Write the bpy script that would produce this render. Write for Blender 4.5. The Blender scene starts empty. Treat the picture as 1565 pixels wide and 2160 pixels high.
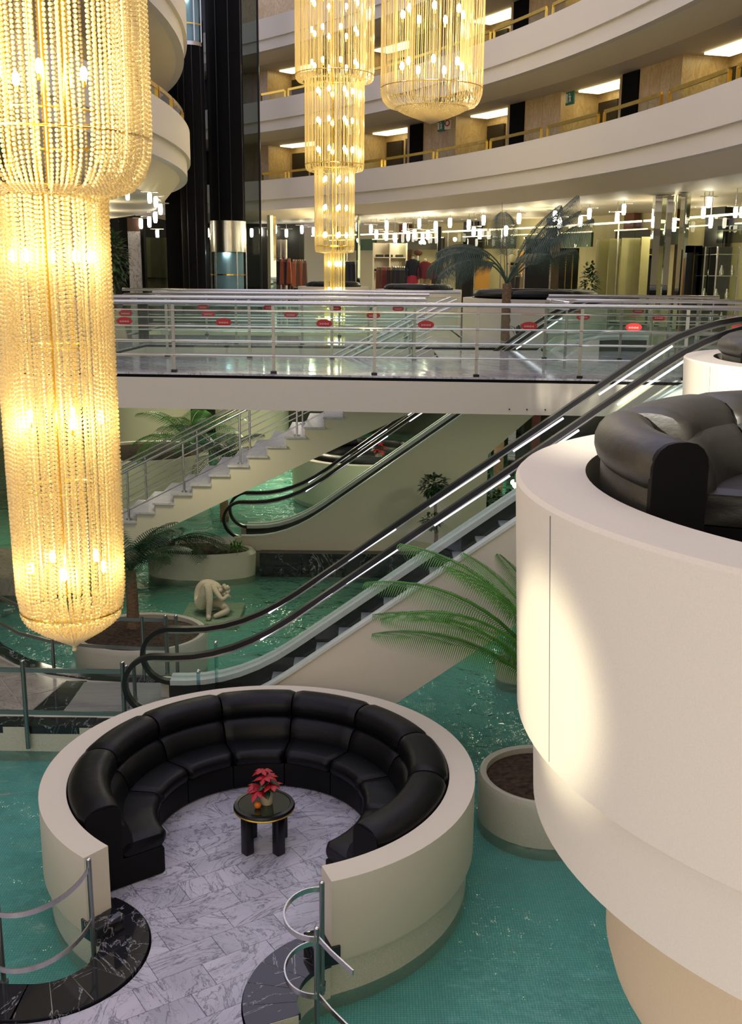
import bpy, bmesh, math, random
import numpy as np
from mathutils import Vector, Matrix
random.seed(7)
D = bpy.data
S = bpy.context.scene
COL = S.collection
R = math.radians
PI = math.pi

# ------------------------------------------------------------------ camera, sky, lamps, exposure
CAM_H, F_PX, PITCH, ROLL = 1.57, 2200.0, math.atan((1080 - 570) / 2200.0), 0.009
_fw = Vector((0, math.cos(PITCH), -math.sin(PITCH)))
_r0 = Vector((1, 0, 0)); _u0 = _r0.cross(_fw)
_R = _r0 * math.cos(ROLL) + _u0 * math.sin(ROLL)
_U = _u0 * math.cos(ROLL) - _r0 * math.sin(ROLL)
cam = D.cameras.new('camera'); camo = D.objects.new('camera', cam); COL.objects.link(camo)
camo.matrix_world = Matrix(((_R.x, _U.x, -_fw.x, 0), (_R.y, _U.y, -_fw.y, 0), (_R.z, _U.z, -_fw.z, CAM_H), (0, 0, 0, 1)))
cam.sensor_fit = 'VERTICAL'; cam.sensor_height = 36.0; cam.lens = F_PX / 2160 * 36.0
cam.clip_start = 0.1; cam.clip_end = 300
S.camera = camo

W = D.worlds.new('sky'); S.world = W; W.use_nodes = True
_bg = W.node_tree.nodes['Background']
_bg.inputs[0].default_value = (0.84, 0.79, 1.0, 1); _bg.inputs[1].default_value = 1.12
VS = S.view_settings
VS.view_transform = 'Standard'; VS.look = 'None'; VS.gamma = 1.0; VS.exposure = 0.0; VS.use_curve_mapping = False
CY = S.cycles
CY.max_bounces = 8; CY.diffuse_bounces = 4; CY.glossy_bounces = 4; CY.transmission_bounces = 6; CY.transparent_max_bounces = 24
CY.sample_clamp_indirect = 6.0; CY.caustics_reflective = False; CY.caustics_refractive = False
CY.use_denoising = True

def lamp(name, kind, loc, power, col=(1, 1, 1), size=0.1, aim=None, spot=None, blend=0.3, sizey=None):
    l = D.lights.new(name, kind); l.energy = power; l.color = col
    if kind == 'AREA':
        l.size = size
        if sizey: l.shape = 'RECTANGLE'; l.size_y = sizey
    elif kind == 'SUN': l.angle = size
    else: l.shadow_soft_size = size
    if kind == 'SPOT': l.spot_size = R(spot); l.spot_blend = blend
    o = D.objects.new(name, l); COL.objects.link(o); o.location = loc
    if aim is not None:
        o.rotation_euler = (Vector(aim) - Vector(loc)).to_track_quat('-Z', 'Y').to_euler()
    return o

WARM = (1.0, 0.83, 0.50)
# added spot lamps standing in for low sun assumed from behind and left
lamp('assumed_sun_spot', 'SPOT', (-6.0, -6.0, 4.6), 30000, (1, 0.95, 0.84), 0.08, (4.6, 10.0, 0.40), 9.5, 0.25)
lamp('assumed_sun_spot', 'SPOT', (-6.0, -6.2, 4.6), 36000, (1, 0.95, 0.84), 0.08, (4.1, 15.7, -0.20), 8.0, 0.3)
lamp('assumed_glint_spot', 'SPOT', (-7.5, 1.2, 2.4), 3300, (1, 0.93, 0.74), 0.09, (0.64, 3.70, 0.06), 6.4, 0.6)
# added warm fill lamp behind the camera, brightening the surfaces that face it
lamp('front_fill', 'AREA', (-0.5, -8.4, 3.0), 430, (1, 0.91, 0.60), 15.0, (-0.5, 10, -0.5), sizey=6.0)
# added lamps brightening the hall under the mezzanine and the shops
for i, (x, y, p) in enumerate(((-7, 33, 60), (-2.0, 31, 230), (5.5, 29, 170), (-3, 38, 110), (-7.5, 24, 70), (0, 24.1, 40), (-3, 18, 35), (3, 18, 35), (2.1, 23.3, 60))):
    lamp('added_hall_lamp.%03d' % i, 'AREA', (x, y, -0.75), p, (1, 0.90, 0.62), 0.8)
for i, (x, y, p) in enumerate(((-2.5, 43, 170), (2.0, 40.5, 190), (5.5, 36, 190), (8.5, 31, 180), (10.5, 25.5, 150), (-7, 42, 120), (-8.3, 33.5, 90), (-9.5, 38, 90), (-7.0, 29, 60), (0.5, 46, 120), (6, 42, 120), (10.5, 34, 120))):
    lamp('added_shop_lamp.%03d' % i, 'POINT', (x, y, 2.75), p * 0.40, (1, 0.86, 0.54), 0.08)

G, WA, WB = -4.25, -4.6, -4.74      # ground floor, water, pool bottom; the mezzanine is z = 0
CR, RR = (-35.0, 15.0), 42.0       # the big balcony ring
CL, RL = (-32.5, 24.5), 28.0       # the ring on the left

# ------------------------------------------------------------------ helpers
def at(x, y, Y):
    """point at depth Y on the sight line of a place measured in the photograph"""
    d = _fw * F_PX + _R * (x - 782.5) - _U * (y - 1080)
    return Vector((0, 0, CAM_H)) + d * (Y / d.y)

def pol(c, r, deg, z=0.0):
    return Vector((c[0] + r * math.cos(R(deg)), c[1] + r * math.sin(R(deg)), z))

class MB:
    def __init__(s): s.v = []; s.f = []
    def add(s, vs, fs):
        n = len(s.v); s.v += [tuple(v) for v in vs]; s.f += [tuple(i + n for i in f) for f in fs]; return s
    def box(s, c, size, rz=0.0, M=None):
        x, y, z = (a / 2 for a in size); cs, sn = math.cos(rz), math.sin(rz); vs = []
        for dx, dy, dz in ((-x, -y, -z), (x, -y, -z), (x, y, -z), (-x, y, -z), (-x, -y, z), (x, -y, z), (x, y, z), (-x, y, z)):
            vs.append((c[0] + dx * cs - dy * sn, c[1] + dx * sn + dy * cs, c[2] + dz))
        return s.add(vs, [(3, 2, 1, 0), (4, 5, 6, 7), (0, 1, 5, 4), (1, 2, 6, 5), (2, 3, 7, 6), (3, 0, 4, 7)])
    def bbox(s, a, b):
        return s.box([(p + q) / 2 for p, q in zip(a, b)], [abs(q - p) for p, q in zip(a, b)])
    def bar(s, p, q, w, h, up=(0, 0, 1)):
        p, q = Vector(p), Vector(q); d = (q - p).normalized(); u = Vector(up)
        sd = d.cross(u)
        if sd.length < 1e-4: sd = d.cross(Vector((1, 0, 0)))
        sd.normalize(); uu = sd.cross(d); vs = []
        for e in (p, q):
            for a, b in ((-1, -1), (1, -1), (1, 1), (-1, 1)): vs.append(e + sd * (a * w / 2) + uu * (b * h / 2))
        return s.add(vs, [(0, 1, 2, 3), (7, 6, 5, 4), (0, 4, 5, 1), (1, 5, 6, 2), (2, 6, 7, 3), (3, 7, 4, 0)])
    def tube(s, path, r, n=8, closed=False, sq=None):
        P = [Vector(p) for p in path]; m = len(P); rings = []; base = len(s.v); prev = None
        rr = r if hasattr(r, '__len__') else [r] * m
        for i in range(m):
            if closed: t = (P[(i + 1) % m] - P[i - 1])
            else: t = P[min(i + 1, m - 1)] - P[max(i - 1, 0)]
            t = t.normalized() if t.length > 1e-9 else Vector((0, 0, 1))
            if prev is None:
                a = Vector((0, 0, 1)) if abs(t.z) < 0.9 else Vector((0, 1, 0))
            else: a = prev
            b = t.cross(a); b.normalize(); a = b.cross(t); a.normalize(); prev = a
            for k in range(n):
                th = 2 * PI * (k + 0.5) / n
                if sq: s.v.append(tuple(P[i] + b * (math.copysign(1, math.cos(th)) * sq[0] / 2) + a * (math.copysign(1, math.sin(th)) * sq[1] / 2)))
                else: s.v.append(tuple(P[i] + b * (rr[i] * math.cos(th)) + a * (rr[i] * math.sin(th))))
        for i in range(m if closed else m - 1):
            i2 = (i + 1) % m
            for k in range(n):
                k2 = (k + 1) % n
                s.f.append((base + i * n + k, base + i * n + k2, base + i2 * n + k2, base + i2 * n + k))
        if not closed:
            s.f.append(tuple(base + k for k in reversed(range(n)))); s.f.append(tuple(base + (m - 1) * n + k for k in range(n)))
        return s
    def cyl(s, p, q, r0, r1=None, n=12): return s.tube([p, q], [r0, r0 if r1 is None else r1], n)
    def lathe(s, prof, c=(0, 0), a0=0.0, a1=360.0, n=48, loop=False, cap=True, scale=None):
        """profile [(r, z)] swung about the vertical through c; loop = the profile is a closed outline"""
        full = abs(a1 - a0) >= 359.99; m = len(prof); base = len(s.v); cnt = n if full else n + 1
        gr = sum(p[0] for p in prof) / m; gz = sum(p[1] for p in prof) / m
        for i in range(cnt):
            t = i / n; a = R(a0 + (a1 - a0) * t); k = scale(t) if scale else 1.0
            for r, z in prof:
                r2 = gr + (r - gr) * k; z2 = gz + (z - gz) * k
                s.v.append((c[0] + r2 * math.cos(a), c[1] + r2 * math.sin(a), z2))
        for i in range(n):
            i2 = (i + 1) % cnt
            for j in range(m if loop else m - 1):
                j2 = (j + 1) % m
                s.f.append((base + i * m + j, base + i2 * m + j, base + i2 * m + j2, base + i * m + j2))
        if loop and not full and cap:
            s.f.append(tuple(base + j for j in range(m))); s.f.append(tuple(base + n * m + j for j in reversed(range(m))))
        return s
    def prism(s, poly, z0, z1):
        m = len(poly); ar = sum(poly[i][0] * poly[(i + 1) % m][1] - poly[(i + 1) % m][0] * poly[i][1] for i in range(m))
        if ar < 0: poly = list(reversed(poly))
        vs = [(p[0], p[1], z0) for p in poly] + [(p[0], p[1], z1) for p in poly]
        fs = [tuple(reversed(range(m))), tuple(range(m, 2 * m))] + [(i, (i + 1) % m, (i + 1) % m + m, i + m) for i in range(m)]
        return s.add(vs, fs)
    def sph(s, c, r, n=12, m=8, sc=(1, 1, 1)):
        vs = [(c[0], c[1], c[2] - r * sc[2])]
        for i in range(1, m):
            ph = -PI / 2 + PI * i / m
            for k in range(n):
                th = 2 * PI * k / n
                vs.append((c[0] + r * sc[0] * math.cos(ph) * math.cos(th), c[1] + r * sc[1] * math.cos(ph) * math.sin(th), c[2] + r * sc[2] * math.sin(ph)))
        vs.append((c[0], c[1], c[2] + r * sc[2])); L = len(vs) - 1; fs = []
        for k in range(n): fs.append((0, 1 + (k + 1) % n, 1 + k)); fs.append((L, L - n + k, L - n + (k + 1) % n))
        for i in range(m - 2):
            for k in range(n):
                a = 1 + i * n + k; b = 1 + i * n + (k + 1) % n; fs.append((a, b, b + n, a + n))
        return s.add(vs, fs)
    def quad(s, a, b, c, d): return s.add([a, b, c, d], [(0, 1, 2, 3)])
    def build(s, name, mat, parent=None, smooth=None, bevel=None, seg=2):
        o = ORG.get(parent.name, Vector()) if parent else Vector()
        me = D.meshes.new(name)
        me.from_pydata([(v[0] - o.x, v[1] - o.y, v[2] - o.z) for v in s.v], [], s.f); me.update()
        bm = bmesh.new(); bm.from_mesh(me); bmesh.ops.recalc_face_normals(bm, faces=bm.faces); bm.to_mesh(me); bm.free()
        return link(name, me, mat, parent, smooth, bevel, seg)

ORG = {}
def link(name, me, mat, parent=None, smooth=None, bevel=None, seg=2):
    ob = D.objects.new(name, me); COL.objects.link(ob)
    if mat: me.materials.append(mat)
    if parent: ob.parent = parent; ORG[ob.name] = ORG.get(parent.name, Vector())
    if smooth:
        me.shade_smooth(); me.set_sharp_from_angle(angle=R(smooth))
    if bevel:
        md = ob.modifiers.new('bevel', 'BEVEL'); md.width = bevel; md.segments = seg; md.limit_method = 'ANGLE'; md.angle_limit = R(40)
        me.shade_smooth(); md.harden_normals = False
    return ob

def thing(name, label, cat, loc=(0, 0, 0), group=None):
    o = D.objects.new(name, None); COL.objects.link(o); o.location = loc; o.empty_display_size = 0.1
    o['label'] = label; o['category'] = cat
    if group: o['group'] = group
    ORG[o.name] = Vector(loc); return o
def tag(o, label, cat, group=None, kind=None):
    o['label'] = label; o['category'] = cat
    if group: o['group'] = group
    if kind: o['kind'] = kind
    return o
def struct(o, label=None):
    o['kind'] = 'structure'
    if label: o['label'] = label
    return o
def dup(root, loc=None, rz=None, label=None, group=None):
    r = root.copy(); COL.objects.link(r)
    if loc is not None: r.location = loc
    if rz is not None: r.rotation_euler = (0, 0, rz)
    if label: r['label'] = label
    if group: r['group'] = group
    for ch in list(root.children):
        c = ch.copy(); COL.objects.link(c); c.parent = r
        for g in list(ch.children):
            d = g.copy(); COL.objects.link(d); d.parent = c
    return r
def rrect(r0, r1, z0, z1, rad, n=3):
    pts = []
    for cx, cz, a in ((r1 - rad, z0 + rad, -90), (r1 - rad, z1 - rad, 0), (r0 + rad, z1 - rad, 90), (r0 + rad, z0 + rad, 180)):
        for i in range(n + 1):
            t = R(a + 90 * i / n); pts.append((cx + rad * math.cos(t), cz + rad * math.sin(t)))
    return pts
def pillow(e=0.07, lo=0.72):
    def f(t):
        u = min(t, 1 - t) / e
        return 1.0 if u >= 1 else lo + (1 - lo) * math.sqrt(max(0.0, 1 - (1 - u) ** 2))
    return f
def arc(c, r, a0, a1, n=24):
    return [(c[0] + r * math.cos(R(a0 + (a1 - a0) * i / n)), c[1] + r * math.sin(R(a0 + (a1 - a0) * i / n))) for i in range(n + 1)]

# ------------------------------------------------------------------ materials
def mat(name, col=(0.8, 0.8, 0.8), rough=0.5, metal=0.0, spec=0.5, emit=None, es=1.0, coat=0.0):
    m = D.materials.new(name); m.use_nodes = True; b = m.node_tree.nodes['Principled BSDF']
    b.inputs['Base Color'].default_value = (*col, 1); b.inputs['Roughness'].default_value = rough
    b.inputs['Metallic'].default_value = metal; b.inputs['Specular IOR Level'].default_value = spec; b.inputs['Coat Weight'].default_value = coat
    if emit: b.inputs['Emission Color'].default_value = (*emit, 1); b.inputs['Emission Strength'].default_value = es
    return m
def nd(m, t, **kw):
    n = m.node_tree.nodes.new(t)
    for k, v in kw.items():
        if k in n.inputs: n.inputs[k].default_value = v
        else: setattr(n, k, v)
    return n
def lk(m, a, b): m.node_tree.links.new(a, b)
def bsdf(m): return m.node_tree.nodes['Principled BSDF']
def grain(m, scale=120.0, amt=0.05, bump=0.0, detail=3.0, coord='Object', stretch=(1, 1, 1), dist=0.02):
    """fine colour variation and relief"""
    tc = nd(m, 'ShaderNodeTexCoord'); mp = nd(m, 'ShaderNodeMapping'); mp.inputs['Scale'].default_value = stretch
    nz = nd(m, 'ShaderNodeTexNoise', Scale=scale, Detail=detail); lk(m, tc.outputs[coord], mp.inputs[0]); lk(m, mp.outputs[0], nz.inputs['Vector'])
    b = bsdf(m); c = tuple(b.inputs['Base Color'].default_value)
    if amt:
        rp = nd(m, 'ShaderNodeValToRGB'); e = rp.color_ramp.elements
        e[0].position = 0.3; e[1].position = 0.7
        e[0].color = (*(x * (1 - amt) for x in c[:3]), 1); e[1].color = (*(min(1, x * (1 + amt)) for x in c[:3]), 1)
        lk(m, nz.outputs[0], rp.inputs[0]); lk(m, rp.outputs[0], b.inputs['Base Color'])
    if bump:
        bp = nd(m, 'ShaderNodeBump', Strength=bump, Distance=dist); lk(m, nz.outputs[0], bp.inputs['Height']); lk(m, bp.outputs[0], b.inputs['Normal'])
    return m
def marble(name, base, vein, scale=1.6, width=0.035, rough=0.12, cloud=None, cs=0.6, spec=0.5, second=True):
    m = mat(name, base, rough, spec=spec); tc = nd(m, 'ShaderNodeTexCoord'); oi = nd(m, 'ShaderNodeObjectInfo')
    vm = nd(m, 'ShaderNodeVectorMath', operation='SCALE'); vm.inputs[0].default_value = (31, 17, 23); lk(m, oi.outputs['Random'], vm.inputs['Scale'])
    rt = nd(m, 'ShaderNodeVectorRotate', rotation_type='Z_AXIS'); ml = nd(m, 'ShaderNodeMath', operation='MULTIPLY'); ml.inputs[1].default_value = 6.28
    lk(m, oi.outputs['Random'], ml.inputs[0]); lk(m, ml.outputs[0], rt.inputs['Angle'])
    ad = nd(m, 'ShaderNodeVectorMath', operation='ADD'); lk(m, tc.outputs['Object'], rt.inputs['Vector']); lk(m, rt.outputs[0], ad.inputs[0]); lk(m, vm.outputs[0], ad.inputs[1])
    mp = nd(m, 'ShaderNodeMapping'); mp.inputs['Scale'].default_value = (1, 2.6, 1); lk(m, ad.outputs[0], mp.inputs[0])
    def veins(sc, wd, dist):
        nz = nd(m, 'ShaderNodeTexNoise', Scale=sc, Detail=7.0, Roughness=0.62, Distortion=dist); lk(m, mp.outputs[0], nz.inputs['Vector'])
        s1 = nd(m, 'ShaderNodeMath', operation='SUBTRACT'); s1.inputs[1].default_value = 0.5; lk(m, nz.outputs[0], s1.inputs[0])
        ab = nd(m, 'ShaderNodeMath', operation='ABSOLUTE'); lk(m, s1.outputs[0], ab.inputs[0])
        mr = nd(m, 'ShaderNodeMapRange'); mr.inputs['From Max'].default_value = wd; mr.inputs['To Min'].default_value = 1.0; mr.inputs['To Max'].default_value = 0.0
        lk(m, ab.outputs[0], mr.inputs['Value']); return mr.outputs[0]
    nz = nd(m, 'ShaderNodeTexNoise', Scale=cs, Detail=4.0); lk(m, mp.outputs[0], nz.inputs['Vector'])
    mx = nd(m, 'ShaderNodeMix', data_type='RGBA'); mx.inputs['A'].default_value = (*base, 1); mx.inputs['B'].default_value = (*(cloud or base), 1)
    mr0 = nd(m, 'ShaderNodeMapRange'); mr0.inputs['From Min'].default_value = 0.35; mr0.inputs['From Max'].default_value = 0.7
    lk(m, nz.outputs[0], mr0.inputs['Value']); lk(m, mr0.outputs[0], mx.inputs['Factor'])
    out = mx.outputs['Result']
    for sc, wd, ds, k in ((scale, width, 1.4, 0.85), (scale * 3.1, width * 0.8, 0.9, 0.55))[:2 if second else 1]:
        v = veins(sc, wd, ds); mk = nd(m, 'ShaderNodeMath', operation='MULTIPLY'); mk.inputs[1].default_value = k; lk(m, v, mk.inputs[0])
        m2 = nd(m, 'ShaderNodeMix', data_type='RGBA'); lk(m, mk.outputs[0], m2.inputs['Factor']); lk(m, out, m2.inputs['A']); m2.inputs['B'].default_value = (*vein, 1); out = m2.outputs['Result']
    lk(m, out, bsdf(m).inputs['Base Color']); return m
def glass(name, tint=(0.86, 0.95, 0.91), gloss=0.0, ior=1.35, alpha=None):
    m = D.materials.new(name); m.use_nodes = True; nt = m.node_tree; nt.nodes.clear()
    o = nd(m, 'ShaderNodeOutputMaterial'); t = nd(m, 'ShaderNodeBsdfTransparent'); t.inputs[0].default_value = (*tint, 1)
    g = nd(m, 'ShaderNodeBsdfGlossy'); g.inputs['Roughness'].default_value = gloss
    f0 = ((ior - 1) / (ior + 1)) ** 2
    lw = nd(m, 'ShaderNodeLayerWeight', Blend=0.5); pw = nd(m, 'ShaderNodeMath', operation='POWER'); pw.inputs[1].default_value = 5.0; fr = nd(m, 'ShaderNodeMath', operation='MULTIPLY_ADD'); fr.inputs[1].default_value = 1 - f0; fr.inputs[2].default_value = f0
    lk(m, lw.outputs['Facing'], pw.inputs[0]); lk(m, pw.outputs[0], fr.inputs[0])
    mx = nd(m, 'ShaderNodeMixShader'); lk(m, fr.outputs[0], mx.inputs[0]); lk(m, t.outputs[0], mx.inputs[1]); lk(m, g.outputs[0], mx.inputs[2]); lk(m, mx.outputs[0], o.inputs[0])
    return m
def emissive(name, col, st, sample=False):
    m = D.materials.new(name); m.use_nodes = True; nt = m.node_tree; nt.nodes.clear()
    o = nd(m, 'ShaderNodeOutputMaterial'); e = nd(m, 'ShaderNodeEmission'); e.inputs[0].default_value = (*col, 1); e.inputs[1].default_value = st; lk(m, e.outputs[0], o.inputs[0])
    if not sample: m.cycles.emission_sampling = 'NONE'
    return m

M = {}
M['plaster'] = grain(mat('white_plaster', (0.77, 0.70, 0.55), 0.7, spec=0.25), 160, 0.03, 0.12, dist=0.004)
M['plaster_cool'] = grain(mat('white_painted_wall', (0.73, 0.67, 0.54), 0.72, spec=0.25), 90, 0.03, 0.08, dist=0.004)
M['soffit'] = grain(mat('cream_soffit', (0.78, 0.68, 0.48), 0.75, spec=0.2), 40, 0.03)
M['ceil'] = grain(mat('ceiling_paint', (0.62, 0.57, 0.47), 0.55, spec=0.4), 30, 0.03)
M['tan'] = grain(mat('tan_plaster', (0.74, 0.58, 0.36), 0.7, spec=0.25), 120, 0.03, 0.1, dist=0.004)
M['leather'] = grain(mat('black_leather', (0.004, 0.004, 0.005), 0.40, spec=0.24), 9, 0.0, 0.18, detail=6.0, dist=0.02, stretch=(1, 1, 2.5))
M['leather_up'] = grain(mat('lit_black_leather', (0.020, 0.018, 0.014), 0.46, spec=0.7), 9, 0.0, 0.2, detail=6.0, dist=0.02, stretch=(1, 1, 2.5))  # tower copy of the black leather, light falling on it put into a paler colour
M['leather_dark'] = mat('black_upholstery_base', (0.004, 0.004, 0.0045), 0.55, spec=0.2)
M['marble_white'] = marble('white_veined_marble', (0.60, 0.58, 0.64), (0.12, 0.12, 0.15), 1.15, 0.020, 0.22, (0.40, 0.39, 0.45), 0.9)
M['grout'] = mat('grey_joint', (0.16, 0.16, 0.17), 0.8)
M['marble_floor'] = marble('polished_grey_marble', (0.66, 0.64, 0.66), (0.25, 0.25, 0.27), 1.0, 0.03, 0.07, (0.50, 0.49, 0.51), 0.8)
M['marble_beige'] = marble('beige_marble', (0.46, 0.42, 0.34), (0.2, 0.17, 0.12), 1.6, 0.02, 0.12, (0.34, 0.31, 0.26), 1.1)
M['marble_black'] = marble('black_white_veined_marble', (0.012, 0.013, 0.016), (0.50, 0.50, 0.52), 0.6, 0.006, 0.07, (0.022, 0.022, 0.026), 1.0, 0.6, False)
M['panel'] = marble('cream_stone_panel', (0.64, 0.50, 0.28), (0.46, 0.32, 0.15), 1.3, 0.05, 0.28, (0.52, 0.38, 0.19), 0.9)
M['steel'] = grain(mat('brushed_steel', (0.62, 0.61, 0.58), 0.24, 1.0), 60, 0.06)
M['steel_dark'] = mat('dark_satin_steel', (0.30, 0.32, 0.31), 0.30, 1.0)
M['steel_post'] = mat('grey_satin_post', (0.36, 0.35, 0.31), 0.35, 0.9)
M['chrome'] = mat('polished_steel', (0.80, 0.79, 0.76), 0.08, 1.0)
M['brass'] = grain(mat('polished_brass', (0.86, 0.58, 0.10), 0.2, 1.0), 30, 0.05)
M['rubber'] = mat('black_rubber', (0.010, 0.010, 0.011), 0.32, spec=0.5)
M['black'] = grain(mat('black_lacquer', (0.006, 0.006, 0.007), 0.30, spec=0.4), 20, 0.1)
M['blackmat'] = mat('matt_black', (0.005, 0.005, 0.005), 0.85, spec=0.1)
M['door'] = mat('dark_door_wood', (0.012, 0.009, 0.007), 0.4)
M['mirror'] = mat('mirror', (0.80, 0.82, 0.76), 0.02, 1.0)
M['glass'] = glass('clear_green_glass', (0.925, 0.978, 0.955), ior=1.45)
M['glass_dark'] = glass('smoked_glass', (0.50, 0.54, 0.53), 0.0, 1.4)
M['glass_blue'] = glass('blue_tinted_glass', (0.66, 0.83, 0.87), 0.0, 1.45)
M['shopglass'] = glass('shop_glass', (0.92, 0.95, 0.86), 0.0, 1.45)
M['bulb'] = emissive('lit_bulb', (1.0, 0.86, 0.5), 60.0)
M['bulb_far'] = emissive('lit_lamp_far', (1.0, 0.87, 0.52), 26.0)
M['spotlit'] = emissive('lit_spot', (1.0, 0.93, 0.72), 22.0)
M['strip'] = emissive('lit_strip', (1.0, 0.80, 0.40), 4.2)
M['tube'] = emissive('lit_handrail_tube', (0.93, 0.90, 1.0), 1.6)
M['deck_alu'] = grain(mat('pale_anodised_deck', (0.66, 0.70, 0.63), 0.35, spec=0.6), 20, 0.04)
M['green_leaf'] = grain(mat('cycad_leaf', (0.075, 0.25, 0.03), 0.38, spec=0.5), 6, 0.3)
M['dark_leaf'] = grain(mat('palm_leaf', (0.020, 0.058, 0.020), 0.42, spec=0.5), 6, 0.3)
M['grey_leaf'] = grain(mat('kentia_leaf', (0.035, 0.070, 0.036), 0.42, spec=0.5), 6, 0.3)
M['bark'] = grain(mat('palm_bark', (0.20, 0.13, 0.07), 0.9), 14, 0.4, 0.6, stretch=(1, 1, 5))
M['soil'] = grain(mat('brown_soil', (0.055, 0.032, 0.017), 0.95), 16, 0.75, 0.8, dist=0.03)
M['red_leaf'] = grain(mat('red_bract', (0.42, 0.008, 0.016), 0.45), 20, 0.25)
M['red_sticker'] = mat('red_sticker', (0.50, 0.02, 0.018), 0.45)
M['pink'] = mat('pale_lettering', (0.75, 0.45, 0.42), 0.5)
M['orange'] = grain(mat('orange_peel', (0.85, 0.20, 0.01), 0.45), 200, 0.1, 0.2)
M['pot'] = mat('cream_pot', (0.62, 0.52, 0.36), 0.45)
M['stone_white'] = grain(mat('white_statue_stone', (0.66, 0.58, 0.42), 0.75), 40, 0.08, 0.15)
M['slab_green'] = mat('submerged_slab', (0.52, 0.56, 0.40), 0.8)
M['green_sign'] = mat('green_sign', (0.02, 0.16, 0.10), 0.4)
M['white'] = mat('white_print', (0.8, 0.8, 0.8), 0.5)
M['steps'] = grain(mat('escalator_step_metal', (0.42, 0.45, 0.43), 0.4, 0.6), 8, 0.05)
M['riser'] = mat('step_riser', (0.03, 0.035, 0.033), 0.5, 0.3)
M['tread'] = marble('stair_tread_marble', (0.62, 0.60, 0.66), (0.40, 0.39, 0.44), 1.2, 0.03, 0.3, (0.54, 0.53, 0.58), 1.0)
M['glass_table'] = mat('dark_green_table_glass', (0.012, 0.024, 0.012), 0.06, spec=0.7)

def mosaic(name, c1, c2, tile=0.022):
    m = mat(name, c1, 0.25); tc = nd(m, 'ShaderNodeTexCoord'); br = nd(m, 'ShaderNodeTexBrick', Scale=1.0)
    br.offset = 0.0; br.inputs['Brick Width'].default_value = tile; br.inputs['Row Height'].default_value = tile; br.inputs['Mortar Size'].default_value = tile * 0.07
    br.inputs['Color1'].default_value = (*c1, 1); br.inputs['Color2'].default_value = (*c2, 1); br.inputs['Mortar'].default_value = (*(x * 0.6 for x in c1), 1)
    lk(m, tc.outputs['Object'], br.inputs['Vector']); lk(m, br.outputs['Color'], bsdf(m).inputs['Base Color']); return m
M['pool_tile'] = mosaic('green_pool_mosaic', (0.24, 0.60, 0.51), (0.29, 0.66, 0.56), 0.027)
M['edge_tile'] = grain(mat('pale_mosaic_tile', (0.62, 0.60, 0.46), 0.3), 80, 0.12, 0.1)
M['planter_tile'] = grain(mat('planter_mosaic', (0.56, 0.54, 0.42), 0.35), 90, 0.08, 0.15, dist=0.006)

def water():
    m = D.materials.new('pool_water'); m.use_nodes = True; m.node_tree.nodes.clear()
    o = nd(m, 'ShaderNodeOutputMaterial'); t = nd(m, 'ShaderNodeBsdfTransparent'); t.inputs[0].default_value = (0.80, 0.95, 0.89, 1)
    g = nd(m, 'ShaderNodeBsdfGlossy'); g.inputs['Roughness'].default_value = 0.02; fr = nd(m, 'ShaderNodeFresnel', IOR=1.33)
    tc = nd(m, 'ShaderNodeTexCoord'); n1 = nd(m, 'ShaderNodeTexNoise', Scale=2.4, Detail=3.0, Distortion=0.6); n2 = nd(m, 'ShaderNodeTexNoise', Scale=9.0, Detail=2.0)
    a = nd(m, 'ShaderNodeMath', operation='MULTIPLY_ADD'); a.inputs[1].default_value = 0.25
    lk(m, tc.outputs['Object'], n1.inputs['Vector']); lk(m, tc.outputs['Object'], n2.inputs['Vector']); lk(m, n2.outputs[0], a.inputs[0]); lk(m, n1.outputs[0], a.inputs[2])
    bp = nd(m, 'ShaderNodeBump', Strength=0.75, Distance=0.12); lk(m, a.outputs[0], bp.inputs['Height']); lk(m, bp.outputs[0], g.inputs['Normal']); lk(m, bp.outputs[0], fr.inputs['Normal'])
    mx = nd(m, 'ShaderNodeMixShader'); lk(m, fr.outputs[0], mx.inputs[0]); lk(m, t.outputs[0], mx.inputs[1]); lk(m, g.outputs[0], mx.inputs[2]); lk(m, mx.outputs[0], o.inputs[0])
    return m
M['water'] = water()

def beadmat(name, tint, k):
    m = D.materials.new(name); m.use_nodes = True; m.node_tree.nodes.clear()
    o = nd(m, 'ShaderNodeOutputMaterial'); tr = nd(m, 'ShaderNodeBsdfTranslucent'); tr.inputs[0].default_value = (*tint, 1)
    df = nd(m, 'ShaderNodeBsdfDiffuse'); df.inputs[0].default_value = (*tint, 1); gl = nd(m, 'ShaderNodeBsdfGlossy'); gl.inputs['Roughness'].default_value = 0.12; gl.inputs[0].default_value = (1, 0.9, 0.7, 1)
    tp = nd(m, 'ShaderNodeBsdfTransparent'); tp.inputs[0].default_value = (1, 0.93, 0.76, 1)
    a = nd(m, 'ShaderNodeMixShader'); a.inputs[0].default_value = 0.4; b = nd(m, 'ShaderNodeMixShader'); b.inputs[0].default_value = 0.22; c = nd(m, 'ShaderNodeMixShader'); c.inputs[0].default_value = k
    lk(m, tr.outputs[0], a.inputs[1]); lk(m, df.outputs[0], a.inputs[2]); lk(m, a.outputs[0], b.inputs[1]); lk(m, gl.outputs[0], b.inputs[2]); lk(m, b.outputs[0], c.inputs[1]); lk(m, tp.outputs[0], c.inputs[2]); lk(m, c.outputs[0], o.inputs[0])
    return m
M['bead'] = beadmat('amber_glass_bead', (0.96, 0.83, 0.47), 0.22)
M['strand'] = beadmat('amber_glass_strand', (0.96, 0.84, 0.49), 0.35)

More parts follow.
